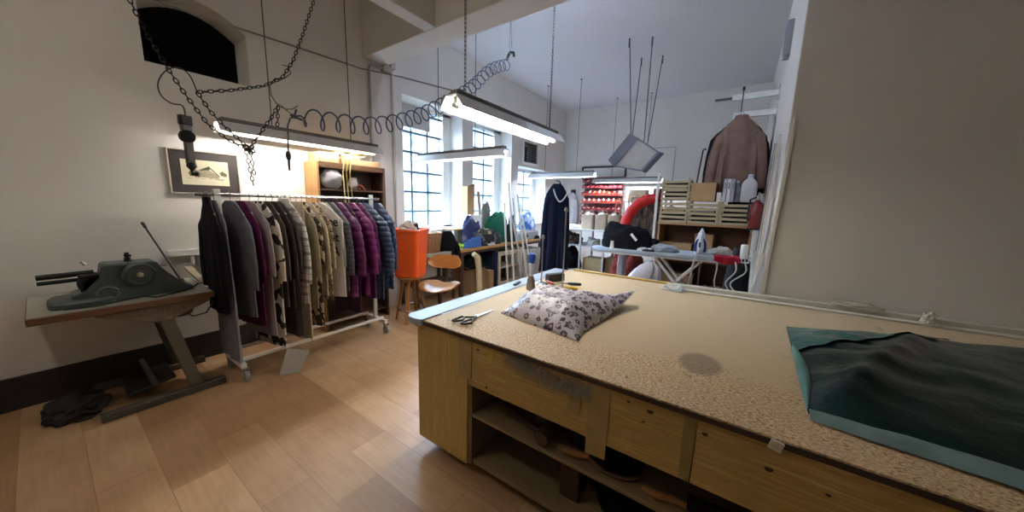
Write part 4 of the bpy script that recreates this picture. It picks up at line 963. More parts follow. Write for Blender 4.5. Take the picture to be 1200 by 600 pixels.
t = thing('waste_bin', 'tall orange plastic bin standing on the wooden stool', 'bin', (sc_.x, sc_.y, .598)); rz = .62
Rb = Matrix.Rotation(.50, 3, 'Z'); rings = []
def rr_ring(hx, hy, z, p=7): return [V(sc_.x, sc_.y, z)+Rb @ V(x, y, 0) for x, y in rect_arc(36, hx, hy, p)]
for z, h in ((.598, .150), (.606, .158), (1.16, .192), (1.165, .204), (1.20, .206), (1.202, .201), (1.18, .189), (.63, .152)): rings.append(rr_ring(h, h*.97, z))
mb = MB().loft(rings); mb.build('bin_body', ORG, t, ang=30)
t2 = heap('rag_bundle', 'grey and white rags heaped in the orange bin', 'rags', (sc_.x-.02, sc_.y+.0, 1.13), (.12, .12, .12), 21, cloth('#9b9286'), .45)
heap('black_rag', 'black rag sticking out of the orange bin', 'rag', (sc_.x+.02, sc_.y+.06, 1.16), (.06, .05, .085), 24, cloth('#1a1a1e'), .4)
# chair
def task_chair(label, c, rz):
    t = thing('work_chair', label, 'chair', (c[0], c[1], 0), rz)
    n, m = 22, 16; T = []
    for j in range(m+1):
        v = j/m*2-1; r = []
        for i in range(n+1):
            u = i/n*2-1; k = (1-abs(v)**3.2)**(1/3.2) if abs(v) < 1 else 0.02; x = u*.2*max(.45, k); y = v*.19
            z = .455+.028*(u*u)-.02*(1 if v < 0 else 0)*(v*v)*1.2+.012*math.cos(v*2)
            r.append(V(x, y, z))
        T.append(r)
    MB().sheet(T, -.016).build('seat', BENTW, t, local=True, ang=50)
    T = []
    for j in range(13):
        v = j/12*2-1; r = []
        for i in range(23):
            u = i/22*2-1; hw = .19*(1-.10*v*v); hh = .085*(1-abs(u)**4*.55)
            r.append(V(u*hw, .185+.05*(-u*u)+.02*v, .73+v*hh))
        T.append(r)
    MB().sheet(T, -.014).build('backrest', BENTW, t, local=True, ang=50)
    mb = MB(); mb.tube([(0, .02, .43), (0, .16, .425), (0, .225, .47), (0, .222, .72)], .011, 8); mb.build('back_bracket', DGREY, t, local=True)
    mb = MB(); mb.cyl((0, .20, .735), (0, .235, .735), .035, seg=16); mb.build('back_knob', BLACK, t, local=True)
    mb = MB().cyl((0, 0, .09), (0, 0, .44), .022, seg=14); mb.build('column', DGREY, t, local=True)
    MB().cbox((0, 0, .436), (.2, .2, .012)).build('seat_plate', DGREY, t, local=True)
    for k in range(5):
        a = k*2*PI/5+.3; d = V(math.cos(a), math.sin(a), 0)
        mb = MB().tube([V(0, 0, .11), d*.15+V(0, 0, .09), d*.27+V(0, 0, .06)], [.024, .02, .014], 8); mb.build('base_leg', DGREY, t, local=True)
        MB().lathe([(0, -.015), (.024, -.015), (.027, 0), (.024, .015), (0, .015)], d*.27+V(0, 0, .0275), 14, 'X').build('caster', BLACK, t, local=True)
    return t
ch = task_chair('bent plywood work chair with curved backrest in front of the workbench', (-3.10, 2.86), .42); ch.scale = (1.22, 1.12, 1.04)

# ================================================================ WORKBENCH
BX0, BX1, BY0, BY1, BZ = -4.09, -3.60, 3.78, 6.45, .80
t = thing('workbench', 'long wooden workbench standing under the windows', 'workbench', ((BX0+BX1)/2, 5.1, 0))
MB().box((BX0, BY0, BZ-.05), (BX1, BY1, BZ)).build('bench_top', PLY, t, bev=.004)
MB().box((BX0, BY0-.004, BZ-.052), (BX1-.02, BY0+.35, BZ+.003)).build('grey_inlay', M('#8d8a80', .5, 0, .1), t)
for x, y in ((BX0+.05, BY0+.06), (BX1-.06, BY0+.06), (BX0+.05, BY1-.06), (BX1-.06, BY1-.06), (BX1-.06, 5.62)):
    MB().box((x-.03, y-.03, 0), (x+.03, y+.03, BZ-.05)).build('leg', DARKW, t, bev=.003)
MB().box((BX1-.05, BY0+.09, BZ-.10), (BX1-.03, BY1-.09, BZ-.05)).build('apron', DARKW, t)
# low cupboard left end, under the window: white base wall shelf
t = thing('side_table', 'narrow dark table with pale top standing between bin and workbench', 'table', (-3.9, 3.25, 0))
MB().box((-4.09, 2.95, .74), (-3.68, 3.765, .78)).build('table_top', M('#8b887e', .5, 0, .1), t, bev=.003)
for x, y in ((-4.05, 3.0), (-3.72, 3.0), (-4.05, 3.72), (-3.72, 3.72)): MB().box((x-.02, y-.02, 0), (x+.02, y+.02, .74)).build('leg', DARKW, t)
MB().box((-4.07, 2.98, .3), (-3.70, 3.74, .32)).build('shelf', DARKW, t)
# wicker basket
t = thing('wicker_basket', 'brown wicker basket standing behind the orange bin', 'basket', (-3.86, 3.36, .781))
c = V(-3.86, 3.36, 0); mb = MB()
for k in range(24):
    a = 2*PI*k/24; mb.tube([c+V(.14*math.cos(a), .14*math.sin(a), .785), c+V(.175*math.cos(a), .175*math.sin(a), 1.07)], .006, 5)
for j in range(16):
    z = .79+.018*j; r = .14+.035*(j/15)
    mb.tube([c+V((r+.006*(-1)**(k+j))*math.cos(2*PI*k/48), (r+.006*(-1)**(k+j))*math.sin(2*PI*k/48), z) for k in range(48)], .009, 5, True)
mb.build('basket_body', M('#8a6848', .8, 0, .25, 40), t)
mb = MB().tube([c+V(.18*math.cos(2*PI*k/40), .18*math.sin(2*PI*k/40), 1.075) for k in range(40)], .013, 6, True); mb.build('rim', M('#9a7a58', .8, 0, .25, 40), t)
MB().lathe([(0, 0), (.145, 0), (.145, .006), (0, .006)], c+V(0, 0, .782), 24).build('basket_floor', M('#7a5a3c', .8), t)
heap('white_cloth', 'white cloth heaped in the wicker basket', 'cloth', c+V(-.01, -.03, .95), (.13, .12, .17), 31, cloth('#c8c4bb'), .35)
garment('black_jacket', 'black jacket draped over the wicker basket edge', 'jacket', (c.x+.10, c.y+.27, 1.14), .9, .36, .30, .10, BLK, 33, sl=.3, hung=False, r0=.05, r1=.035)
# raised board with white box
t = thing('raised_shelf', 'small plywood board on white uprights below the first window', 'shelf', (-3.95, 4.0, BZ+.004))
a, b = V(-4.06, 3.82, 1.09), V(-3.80, 4.20, 1.115)
MB().box(a, (b.x, b.y, 1.108)).build('board', PLY, t, bev=.002)
for y in (3.84, 4.16): MB().box((-4.05, y, BZ+.004), (-3.82, y+.02, 1.089)).build('upright', WHITEP, t)
t = thing('white_box', 'white box between the first two windows carrying the tall cardboard', 'box', (-3.96, 4.42, BZ+.001))
MB().box((-4.08, 4.27, BZ+.001), (-3.84, 4.56, 1.30)).build('box_body', WHITEP, t, bev=.004); MB().box((-4.085, 4.265, 1.301), (-3.835, 4.565, 1.33)).build('lid', WHITEP, t, bev=.004)
t = thing('tall_carton', 'tall open cardboard box standing on the white box between the windows', 'box', (-3.97, 4.43, 1.331))
MB().box((-4.07, 4.28, 1.331), (-3.93, 4.46, 1.82)).build('carton', CARD, t, bev=.002); MB().prism([(0, 0), (.18, 0), (.18, .05), (.09, .03), (0, .0)], (-3.93, 4.28, 1.821), (0, 1, 0), (0, 0, 1), (-.004, 0, 0)).build('flap', CARD2, t)
mb = MB().bar((-3.86, 4.62, BZ+.005), (-4.05, 4.70, 1.75), .06, .012, (1, 0, 0)); single('cardboard_strip', 'thin grey strip leaning beside the tall cardboard at the second window', 'strip', mb, M('#9c8b72', .8), (-3.9, 4.64, BZ))
heap('grey_sack', 'rounded grey bundle behind the green fabric bag on the workbench', 'bundle', (-4.0, 4.86, BZ+.001), (.06, .12, .66), 36, cloth('#6f6c67'), .16, ex=.3, ez=.6)
BG = 'fabric heaps on the workbench'
heap('fabric_bag', 'dark green fabric bag standing upright on the workbench', 'bag', (-3.83, 4.98, BZ+.001), (.10, .34, .50), 38, cloth('#1c5541', .4, 30), .22, BG, ex=.3, ez=.5)
heap('fabric_bundle', 'navy and grey bundle beside the white box on the workbench', 'bundle', (-3.78, 4.22, BZ+.001), (.07, .22, .42), 40, spots('#2c3560', '#6a7086', 5, .52, .6), .22, BG, ex=.3, ez=.5)
heap('fabric_bundle', 'black clothes heap with pale straps in the middle of the workbench', 'clothes', (-3.68, 4.52, BZ+.001), (.07, .40, .20), 44, spots('#17181c', '#5d6166', 8, .58, .62), .35, BG)
heap('fabric_bundle', 'cream and khaki folded cloth on top of the dark clothes on the bench', 'cloth', (-3.69, 4.52, BZ+.19), (.055, .24, .10), 42, spots('#a79d78', '#3b3c38', 7, .5, .56), .35, BG)
heap('fabric_bundle', 'bright blue cloth lying in front of the black clothes heap', 'cloth', (-3.655, 4.14, BZ+.001), (.045, .24, .13), 46, cloth('#4569a8'), .35, BG)
heap('fabric_bundle', 'lime green cloth spread at the near corner of the workbench', 'cloth', (-3.73, 3.92, BZ+.004), (.09, .13, .06), 48, cloth('#86ad33'), .35, BG)
heap('fabric_bundle', 'small white crumpled cloth at the bench front edge', 'cloth', (-3.625, 4.56, BZ+.001), (.022, .13, .05), 50, cloth('#c9c6c0'), .3, BG)
heap('fabric_bundle', 'dark teal cloth hanging near the leaning laths on the bench', 'cloth', (-3.72, 5.30, BZ+.001), (.09, .12, .26), 52, cloth('#22332f'), .35, BG)
carton('small cardboard box at the second window pier on the workbench', (-4.06, 5.26, BZ+.001), (-3.9, 5.44, BZ+.26))
# far end of the bench: grey machine, plastic bag
t = thing('grey_machine', 'flat grey metal machine on the far end of the workbench', 'machine', (-3.85, 5.9, BZ))
MB().box((-4.05, 5.55, BZ+.001), (-3.66, 6.3, BZ+.16)).build('casing', M('#85888a', .5, .2, .08), t, bev=.01); MB().box((-4.0, 5.6, BZ+.161), (-3.7, 6.25, BZ+.20)).build('top_cover', M('#a2a5a6', .45, .1), t, bev=.01)
MB().cyl((-3.66, 5.8, BZ+.08), (-3.63, 5.8, BZ+.08), .03).build('dial', BLACK, t)
heap('plastic_sack', 'blue and white plastic sack lying on the grey machine', 'bag', (-3.82, 6.05, BZ+.201), (.12, .28, .30), 54, spots('#9fb6d2', '#2f66b5', 7, .52, .56, rough=.3), .35)
heap('black_bundle', 'black cap like bundle behind the blue plastic sack', 'bundle', (-3.94, 5.64, BZ+.201), (.06, .08, .33), 56, BLK, .3)
heap('black_bundle', 'small dark bundle in front of the grey machine', 'bundle', (-3.635, 6.2, BZ+.001), (.03, .10, .06), 57, BLK, .3)
# things under the bench
UG = 'boxes under the workbench'
carton('open cardboard box under the near end of the workbench', (-4.0, 4.05, .001), (-3.63, 4.42, .42), CARD2, UG, flaps=True)
heap('black_bundle', 'black clothes stuffed above the cardboard box under the workbench', 'clothes', (-3.80, 4.25, .426), (.19, .30, .20), 58, BLK, .3)
single('paper_roll', 'cream paper roll hanging down before the cardboard under the workbench', 'roll', MB().tube([V(-3.52, 3.98, .72), V(-3.50, 4.06, .66), V(-3.50, 4.10, .45), V(-3.50, 4.11, .12), V(-3.50, 4.11, .002)], [.04, .055, .05, .055, .06], 14), cloth('#b7a98c'), (-3.5, 4.1, 0))
carton('low cardboard box beside the dark blue cupboard under the workbench', (-3.98, 4.53, .001), (-3.62, 4.66, .33), CARD, UG)
t = thing('low_cupboard', 'low cupboard with a dark blue side and cream front under the workbench', 'cupboard', (-3.8, 4.95, 0))
MB().box((-4.0, 4.70, 0), (-3.58, 4.73, .68)).build('side_panel', M('#1f2a45', .5), t, bev=.003); MB().box((-4.0, 5.52, 0), (-3.58, 5.55, .68)).build('side_panel', WHITEP, t, bev=.003)
mb = MB().box((-3.585, 4.735, .02), (-3.565, 4.80, .66)).box((-3.585, 5.44, .02), (-3.565, 5.51, .66)).box((-3.585, 4.8, .58), (-3.565, 5.44, .66)).box((-3.585, 4.8, .02), (-3.565, 5.44, .09)); mb.build('front_frame', M('#b5aa95', .5), t, bev=.003)
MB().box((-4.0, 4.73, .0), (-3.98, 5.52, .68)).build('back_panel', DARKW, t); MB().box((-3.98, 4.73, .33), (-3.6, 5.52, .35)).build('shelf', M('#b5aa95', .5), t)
single('drawer_stack', 'pale drawer unit under the far end of the workbench', 'drawers', MB().box((-4.0, 5.7, .001), (-3.63, 6.35, .6)).box((-3.63, 5.72, .32), (-3.61, 6.33, .58)).box((-3.63, 5.72, .03), (-3.61, 6.33, .29)), M('#aaa79f', .5), (-3.8, 6.0, 0), bev=.004)
# leaning laths
LG = 'white laths leaning on the workbench'
tops = [(591, 238, 1.50), (596, 214, 1.9), (601, 232, 1.6), (606, 228, 1.65), (610, 240, 1.5), (598, 246, 1.45)]
for k, (x, y, z_) in enumerate(tops):
    top = atX(x, y, -3.53+.01*k); bot = V(-3.22+.03*k, top.y-.12+.05*(k-2.5), .01)
    mb = MB().bar(bot, top, [.045, .05, .04, .07, .045, .04][k], .02, (1, .2, 0))
    single('wooden_lath', ['white lath at the near side of the leaning bundle', 'tallest white lath of the leaning bundle', 'grey white lath in the middle of the leaning bundle', 'broad white lath of the leaning bundle', 'white lath at the far side of the leaning bundle', 'shortest white lath of the leaning bundle'][k], 'lath', mb, M(['#bdb9ae', '#d0ccc2', '#a19d93', '#c4c0b5', '#b8b4a8', '#989389'][k], .6, 0, .12, 20), tuple(bot), LG, bev=.002)

# ================================================================ NAVY DRESS ON A STAND
NX, NYY = -2.58, 5.0
t = thing('coat_stand', 'slim black stand holding up the long navy dress', 'stand', (NX, NYY+.10, 0))
MB().lathe([(0, 0), (.19, 0), (.19, .015), (.03, .03), (0, .03)], (NX, NYY+.10, 0), 28).build('base', BLACK, t)
mb = MB().cyl((NX, NYY+.10, .02), (NX, NYY+.10, 1.93), .014, seg=10); mb.build('pole', BLACK, t)
mb = MB().tube([(NX, NYY+.10, 1.92), (NX, NYY+.04, 1.945), (NX, NYY, 1.93), (NX, NYY-.03, 1.945)], .008, 8); mb.build('hook', BLACK, t)
NV = cloth('#0d1224', .4, 50)
garment('long_dress', 'long navy dress hanging on the slim black stand', 'dress', (NX, NYY, 1.935), .25, 1.50, .36, .13, NV, 71, sl=1.0, hem=.50, fold=.5, r0=.07, r1=.055, out=.01)
mb = MB().tube(spline([V(NX-.03, NYY-.07, 1.80), V(NX+.03, NYY-.085, 1.68), V(NX+.10, NYY-.09, 1.60), V(NX+.17, NYY-.08, 1.64), V(NX+.24, NYY-.05, 1.78), V(NX+.25, NYY-.02, 1.84)], 8), .011, 6)
single('measuring_tape', 'pale measuring tape slung round the neck of the navy dress', 'tape', mb, M('#b9bbb2', .5), (NX, NYY, 1.7))
# white cloths hung on the back wall
t = thing('wall_hook', 'small black hook plate on the back wall left of the red bins', 'hook', (-3.62, BY, 2.06))
p = atY(671.5, 225, 8.27); MB().cbox((p.x, 8.285, p.z), (.13, .03, .13)).build('plate', BLACK, t, bev=.006); MB().tube([(p.x, 8.27, p.z), (p.x, 8.2, p.z-.02), (p.x, 8.19, p.z+.02)], .01, 6).build('peg', BLACK, t)
garment('white_coat', 'thin white work coat hanging from the black hook on the back wall', 'coat', (p.x, 8.18, p.z+.02), 0, .95, .30, .12, cloth('#a9a9aa'), 72, sl=.7)

# ================================================================ METAL TABLE WITH PAPER BAGS
t = thing('metal_table', 'tall white metal frame table carrying the beige paper bags', 'table', (-2.6, 6.8, 0))
MX0, MX1, MY0, MY1, MZ_ = -3.35, -1.95, 6.42, 7.15, 1.06
MB().box((MX0, MY0, MZ_-.03), (MX1, MY1, MZ_)).build('table_top', M('#b9bab8', .4, .1), t, bev=.003)
for x in (MX0+.03, -2.72, -2.22, MX1-.02):
    for y in (MY0+.02, MY1-.02): MB().box((x-.018, y-.018, 0), (x+.018, y+.018, MZ_-.03)).build('leg', M('#a7a8a6', .4, .3), t)
MB().box((MX0, MY0, .70), (MX1, MY1, .72)).build('lower_shelf', M('#9a9b9a', .4, .3), t)
MB().box((MX0, MY0, .16), (MX1, MY1, .18)).build('lower_shelf', M('#7a7b7a', .4, .3), t)
def paper_bag(label, c, sx, sy, sz, mat, seed, stuff):
    t = thing('paper_bag', label, 'bag', tuple(c), 0, 'paper bags on the metal table'); rings = []
    for i in range(9):
        u = i/8; k = 1+.05*noise.noise((u*4, seed, 1)); rings.append([V(c[0]+x*sx*k*(1+.05*noise.noise((x*3+seed, y*3, u*3))), c[1]+y*sy*k*(1+.12*noise.noise((x*3, y*3+seed, u*2))), c[2]+.001+u*sz*(1+.05*noise.noise((x*2, seed, 4)))) for x, y in rect_arc(28, 1, 1, 6)])
    inner = [[p+(V(c[0], c[1], p.z)-p)*.03 for p in r] for r in rings[:0:-2]]
    MB().loft(rings+inner).build('bag_body', mat, t, ang=50)
    for s_ in (-1, 1):
        mb = MB().tube([V(c[0]+sx*.5*math.cos(a), c[1]+s_*sy*.85, c[2]+sz*(.97+.3*math.sin(a))) for a in [PI*k/10 for k in range(11)]], .006, 5); mb.build('handle', mat, t)
    heap('bag_filling', stuff, 'paper', (c[0], c[1], c[2]+sz*.75), (sx*.8, sy*.75, sz*.33), seed, M('#c5bfb4', .7, 0, .2, 14), .3)
KR = M('#a4927c', .75, 0, .12, 6, .15, 20)
paper_bag('beige paper bag at the dress side of the metal table', (-2.62, 6.60, MZ_), .135, .12, .30, KR, 73, 'white crumpled papers in the beige paper bag near the dress')
paper_bag('middle grey beige paper bag on the metal table', (-2.34, 6.62, MZ_), .13, .12, .31, M('#93826f', .75, 0, .12, 6, .15, 20), 75, 'white crumpled papers in the middle paper bag')
paper_bag('beige paper bag at the red coat side of the metal table', (-2.075, 6.62, MZ_), .125, .12, .30, M('#a08a70', .75, 0, .12, 6, .15, 20), 77, 'pale papers in the paper bag nearest the red coat')
heap('white_papers', 'white papers lying beside the bags on the metal table', 'papers', (-3.05, 6.7, MZ_+.001), (.24, .2, .06), 79, M('#c9cad0', .6), .3)
heap('fabric_bundle', 'brown dark bundle on the shelf under the metal table top', 'bundle', (-3.0, 6.7, .721), (.2, .2, .2), 80, cloth('#3b2f28'), .4)
heap('fabric_bundle', 'white crumpled bundle on the shelf of the metal table', 'bundle', (-2.5, 6.62, .721), (.14, .12, .14), 81, cloth('#a8a29a'), .4)
carton('beige box on the lower shelf of the metal table', (-2.66, 6.5, .181), (-2.26, 6.85, .45), M('#8c7a58', .8))
carton('brown box on the lower shelf at the end of the metal table', (-2.18, 6.5, .181), (-1.98, 6.85, .5), M('#6b5138', .8))
heap('fabric_bundle', 'black bundle on the lower shelf at the dress end of the metal table', 'bundle', (-3.05, 6.75, .181), (.22, .25, .38), 82, BLK, .3)

# ================================================================ RED PARTS BINS
t = thing('bin_rack', 'back panel rail rack holding the rows of red bins', 'rack', (-2.80, 8.2, .9))
RX0, RX1 = -3.46, -2.40
MB().box((RX0, 8.26, .95), (RX1, 8.29, 2.27)).build('back_panel', M('#77363a', .6, 0, .1), t)
rows = [(2.13, '#7d2226', 'dark red'), (1.98, '#8c2426', 'dark red'), (1.80, '#9a3022', 'orange red'), (1.61, '#9a3324', 'orange red'), (1.43, '#7d2226', 'dark red'), (1.25, '#82282a', 'dark red'), (1.07, '#82282a', 'dark red')]
for z, c, n_ in rows: MB().box((RX0, 8.20, z-.012), (RX1, 8.26, z)).build('rail', M('#5b5f66', .5, .4), t)
protos = {}
def part_bin(c, wdt, h):
    b = thing('storage_bin', 'bin', 'bin', (0, 0, 0), 0, 'red parts bins on the back wall'); m_ = M(c, .4, 0, .1)
    e = .006; mb = MB(); d = .17
    mb.box((-wdt/2, -d, 0), (wdt/2, 0, e)).box((-wdt/2, -e, 0), (wdt/2, 0, h))
    for s_ in (-1, 1):
        x = s_*(wdt/2-e/2); mb.prism([(-d, 0), (0, 0), (0, h), (-d*.45, h), (-d, h*.55)], (x-e/2, 0, 0), (0, 1, 0), (0, 0, 1), (e, 0, 0))
    mb.prism([(-d, 0), (-d+e, 0), (-d-.008+e, h*.5), (-d-.008, h*.5)], (-wdt/2, 0, 0), (0, 1, 0), (0, 0, 1), (wdt, 0, 0)); mb.build('bin_shell', m_, b, local=True)
    return b
nm = ['top', 'second', 'third', 'fourth', 'fifth', 'sixth', 'lowest']
fills = [M('#c9b8ac', .8, 0, .3, 20), M('#d98a52', .7, 0, .3, 20), M('#3c2a28', .8, 0, .3, 20), M('#d6cfc6', .7, 0, .2, 20)]
rr = random.Random(12)
for ri, (z, c, cn) in enumerate(rows):
    h = .105 if ri != 2 else .12; first = None; n = 9 if ri < 2 else 8; stp = (RX1-RX0-.04)/n
    lab = '%s open bin in the %s row of the wall bin rack' % (cn, nm[ri])
    for k in range(n):
        if first is None: o = part_bin(c, stp-.02, h); o['label'] = lab; first = o
        else: o = copy_tree(first)
        o.location = (RX0+.02+stp*(k+.5), 8.20, z)
        if ri > 0 and rr.random() < (.9 if ri in (2, 3) else .5):
            f = lump((0, -.085, .008), ((stp-.02)*.36, .05, h*(.8 if ri in (2, 3) else .55)), rr.random()*40, .4, (12, 6)).build('contents', fills[rr.randrange(4)], o, local=True)
# white shelf unit with boxes, right of the bins
t = thing('shelf_unit', 'white metal shelf unit between the red bins and the crates', 'shelf', (-1.8, 7.6, 0))
for x in (-2.18, -1.30):
    for y in (7.42, 7.84): MB().box((x-.018, y-.018, 0), (x+.018, y+.018, 2.04)).build('post', M('#b9b8b2', .4, .2), t)
for z in (.35, .85, 1.30, 1.66, 2.02): MB().box((-2.19, 7.40, z-.02), (-1.29, 7.86, z)).build('shelf', M('#aeb0a8', .4, .2), t)
UB = 'boxes on the white shelf unit'
carton('cream cardboard box on the upper shelf of the white unit', (-2.10, 7.46, 1.661), (-1.62, 7.80, 1.80), M('#bfa987', .8), UB)
carton('flat pale box stacked on the cream box on the white unit', (-2.06, 7.48, 1.805), (-1.74, 7.78, 1.91), M('#cfc2a8', .8), UB)
single('brown_roll', 'brown roll standing beside the pale boxes on the white unit', 'roll', MB().cyl((-1.52, 7.6, 1.661), (-1.52, 7.6, 1.94), .09, seg=20).cyl((-1.52, 7.6, 1.94), (-1.52, 7.6, 1.945), .03, seg=12), M('#7e5b4d', .7), (-1.52, 7.6, 1.661))
carton('dark brown box on the shelf above the black clothes heap', (-2.08, 7.46, 1.301), (-1.66, 7.80, 1.52), M('#5d4534', .8), UB)
t = thing('wooden_trestle', 'orange wooden trestle leaning on the shelf unit by the paper bags', 'frame', (-2.28, 7.3, 1.06))
for a, b in (((-2.32, 7.3, 1.0), (-2.30, 7.3, 1.70)), ((-2.20, 7.3, 1.0), (-2.18, 7.3, 1.70))): MB().bar(a, b, .035, .02).build('frame_post', M('#a4542c', .6), t)
MB().bar((-2.34, 7.3, 1.69), (-2.16, 7.3, 1.69), .02, .035).build('frame_bar', M('#a4542c', .6), t)
for x in (-2.31, -2.19): MB().bar((x, 7.3, 0), (x, 7.3, 1.0), .035, .02).build('frame_leg', M('#a4542c', .6), t)

# ================================================================ COAT RAIL: red padded coat, blue jacket, fur coats
t = thing('coat_rail', 'free standing coat rail with the red coat and furs', 'rack', (-1.35, 5.95, 0))
p = atY(776, 207, 5.35); 
MB().cyl((-1.62, 5.95, 1.70), (-.95, 5.95, 1.70), .014, seg=12).build('rail', CHROME, t)
for x in (-1.60, -.97):
    MB().cyl((x, 5.95, .06), (x, 5.95, 1.70), .014, seg=12).build('post', STEEL, t); MB().bar((x, 5.65, .05), (x, 6.25, .05), .03, .03).build('foot', STEEL, t)
RED = M('#c3171c', .5, 0, .12, 10, .2, 50)
t = thing('red_coat', 'bright red padded coat with one arm spread over the furs', 'coat', (-1.27, 5.90, 1.70), 0)
hg = hanger(t, w=.19)
arm = spline([atY(*q, 5.34) for q in ((774, 233), (764, 233), (752, 237), (742, 245), (735, 256), (731, 268))], 10)
mb = MB(); rad = [(.060+.022*min(1, i/14))*(1+.07*noise.noise((i*.35, 2, 5))+.10*(abs(math.sin(i*.45))**.5-.7)) for i in range(len(arm))]; mb.tube(arm, rad, 16); mb.build('sleeve', RED, t, ang=70)
b_ = body_mb(.72, .44, .50, .12, 90, .012, .1); b_.v = [(p[0], p[1]+.06, p[2]) for p in b_.v]; b_.build('body', RED, t, local=True, ang=75)
garment('blue_jacket', 'blue denim jacket squeezed between red sleeve and furs', 'jacket', tuple(atY(748, 243, 5.62)+V(0, 0, .06)), .5, .55, .18, .07, cloth('#32435f'), 91, sl=.45, r0=.035, r1=.03, hung=True, out=.0)
def fur(name, label, loc, L, W, T, c1, c2, seed, rz=0):
    N = Nodes('fur_%d' % seed); N.col(N.ramp(N.noise(26, 5, (1, 1, .35)), [(.3, c1), (.6, c2), (.75, c1)])); N.b.inputs['Roughness'].default_value = .95; N.bump(N.noise(90, 5, (1, 1, .4)), .9, .02)
    t = thing(name, label, 'coat', loc, rz); hanger(t, w=W*.4)
    for part, mb in (('body', body_mb(L, W, W*1.15, T, seed, fold=.9)),) + tuple(('sleeve', sleeve_mb(s_, W, L*.8, .075, .07, seed, fwd=.02)) for s_ in (-1, 1)):
        rq = random.Random(seed)
        for _ in range(1400):
            p = Vector(mb.v[rq.randrange(len(mb.v))]); d = V(rq.uniform(-1, 1), rq.uniform(-1, .6), rq.uniform(-1, -.1)).normalized()*.035; s_ = d.orthogonal().normalized()*.006
            mb.add([p-s_, p+s_, p+d], [(0, 1, 2)])
        mb.build(part, N.m, t, local=True, ang=75)
fur('fur_coat', 'grey brown fur coat hanging in front of the red coat', tuple(atY(758, 240, 5.50)+V(0, 0, .09)), .72, .24, .10, '#4d4641', '#8d837a', 92, .15)
fur('fur_coat', 'darker fur coat hanging next to the crates', tuple(atY(768, 240, 5.72)+V(0, 0, .09)), .78, .24, .08, '#3d3632', '#756b63', 93, .1)
t = thing('upright_post', 'white painted post standing at the crates end of the coat rail', 'post', (-1.02, 5.30, 0))
b0 = atY(774, 258, 5.2); MB().box((-1.065, 5.19, 0), (-1.03, 5.22, 2.03)).build('post_shaft', WHITEP, t, bev=.003); MB().box((-1.10, 5.15, 0), (-1.0, 5.26, .02)).build('post_foot', WHITEP, t)

# ================================================================ CRATE CABINET
t = thing('open_cabinet', 'low brown open cabinet under the slatted crates', 'cabinet', (-.42, 5.25, 0))
KX0, KX1, KY0, KY1, KZ = -.955, .13, 5.0, 5.42, 1.34
LB = wood('#a98258', '#96714a', 'Z')
for x in (KX0, KX1-.022): MB().box((x, KY0, 0), (x+.022, KY1, KZ-.022)).build('side_panel', LB, t, bev=.002)
MB().box((KX0-.01, KY0-.01, KZ-.022), (KX1+.01, KY1, KZ)).build('top_panel', wood('#b08a5e', '#9d784e', 'X'), t, bev=.002)
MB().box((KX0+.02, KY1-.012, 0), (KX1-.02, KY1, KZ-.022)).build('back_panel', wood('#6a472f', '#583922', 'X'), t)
for z in (.08, .82): MB().box((KX0+.022, KY0+.01, z), (KX1-.022, KY1-.012, z+.02)).build('shelf', BROWNW, t)
MB().box((-.40, KY0+.02, .1), (-.38, KY1-.02, .82)).build('divider', BROWNW, t)
CR = wood('#b0a484', '#9d9174', 'X')
def crate(label, x0, z0, w_, h_, d_=.30, y0=None):
    y0 = KY0-.005 if y0 is None else y0
    t = thing('slatted_crate', label, 'crate', (x0+w_/2, y0+d_/2, z0), 0, 'slatted wooden crates')
    for sx in (0, 1):
        for sy in (0, 1): MB().box((x0+sx*(w_-.022), y0+sy*(d_-.02), z0), (x0+sx*(w_-.022)+.022, y0+sy*(d_-.02)+.02, z0+h_)).build('corner_post', CR, t)
    n = 5; st = (h_-.012)/n; front = MB(); side = MB(); rear = MB()
    for k in range(n):
        z = z0+.006+k*st; tl = .004*math.sin(k*3.1+x0*9)
        for y, tgt in ((y0-.008, front), (y0+d_, rear)): tgt.add([(x0, y, z+tl), (x0+w_, y, z-tl), (x0+w_, y+.008, z-tl), (x0, y+.008, z+tl), (x0, y, z+st*.56+tl), (x0+w_, y, z+st*.56-tl), (x0+w_, y+.008, z+st*.56-tl), (x0, y+.008, z+st*.56+tl)], [(0,3,2,1),(4,5,6,7),(0,1,5,4),(1,2,6,5),(2,3,7,6),(3,0,4,7)])
        for x in (x0-.007, x0+w_): side.box((x, y0, z), (x+.007, y0+d_, z+st*.56))
    front.build('front_slats', CR, t); rear.build('back_slats', CR, t); side.build('side_slats', CR, t)
    MB().box((x0+.004, y0+.004, z0), (x0+w_-.004, y0+d_-.004, z0+.01)).build('crate_floor', CR, t); return t
w3 = .338; hh = .31
x1, x2, x3 = KX0+.005, KX0+.36, KX0+.72
crate('slatted crate below the topmost one beside the white post', x1, KZ+.001, w3, hh)
crate('slatted crate in the middle of the lower row under the cardboard box', x2, KZ+.001, w3+.01, hh-.01)
crate('slatted crate under the white jug at the wall side of the lower row', x3, KZ+.001, w3+.02, hh-.01)
crate('topmost slatted crate standing alone beside the cardboard box', x1, KZ+hh+.003, w3, .29)
for k, (xx, zz, c_, lab) in enumerate(((x1+.03, KZ+hh+.18, '#b9a98a', 'folded pale cardboard sheet sticking up in the topmost crate'), (x1+.03, KZ+.20, '#b39f7a', 'pale cardboard sheet in the crate below the topmost one'), (x2+.03, KZ+.19, '#8e8877', 'grey card in the middle slatted crate'))):
    single('card_sheet', lab, 'card', MB().prism([(0, 0), (.26, .0), (.27, .06), (.12, .095), (.01, .08)], (xx, KY0+.03, zz-.06), (1, 0, 0), (0, .25, .97), (0, .004, 0)), M(c_, .8), (xx, KY0+.05, zz))
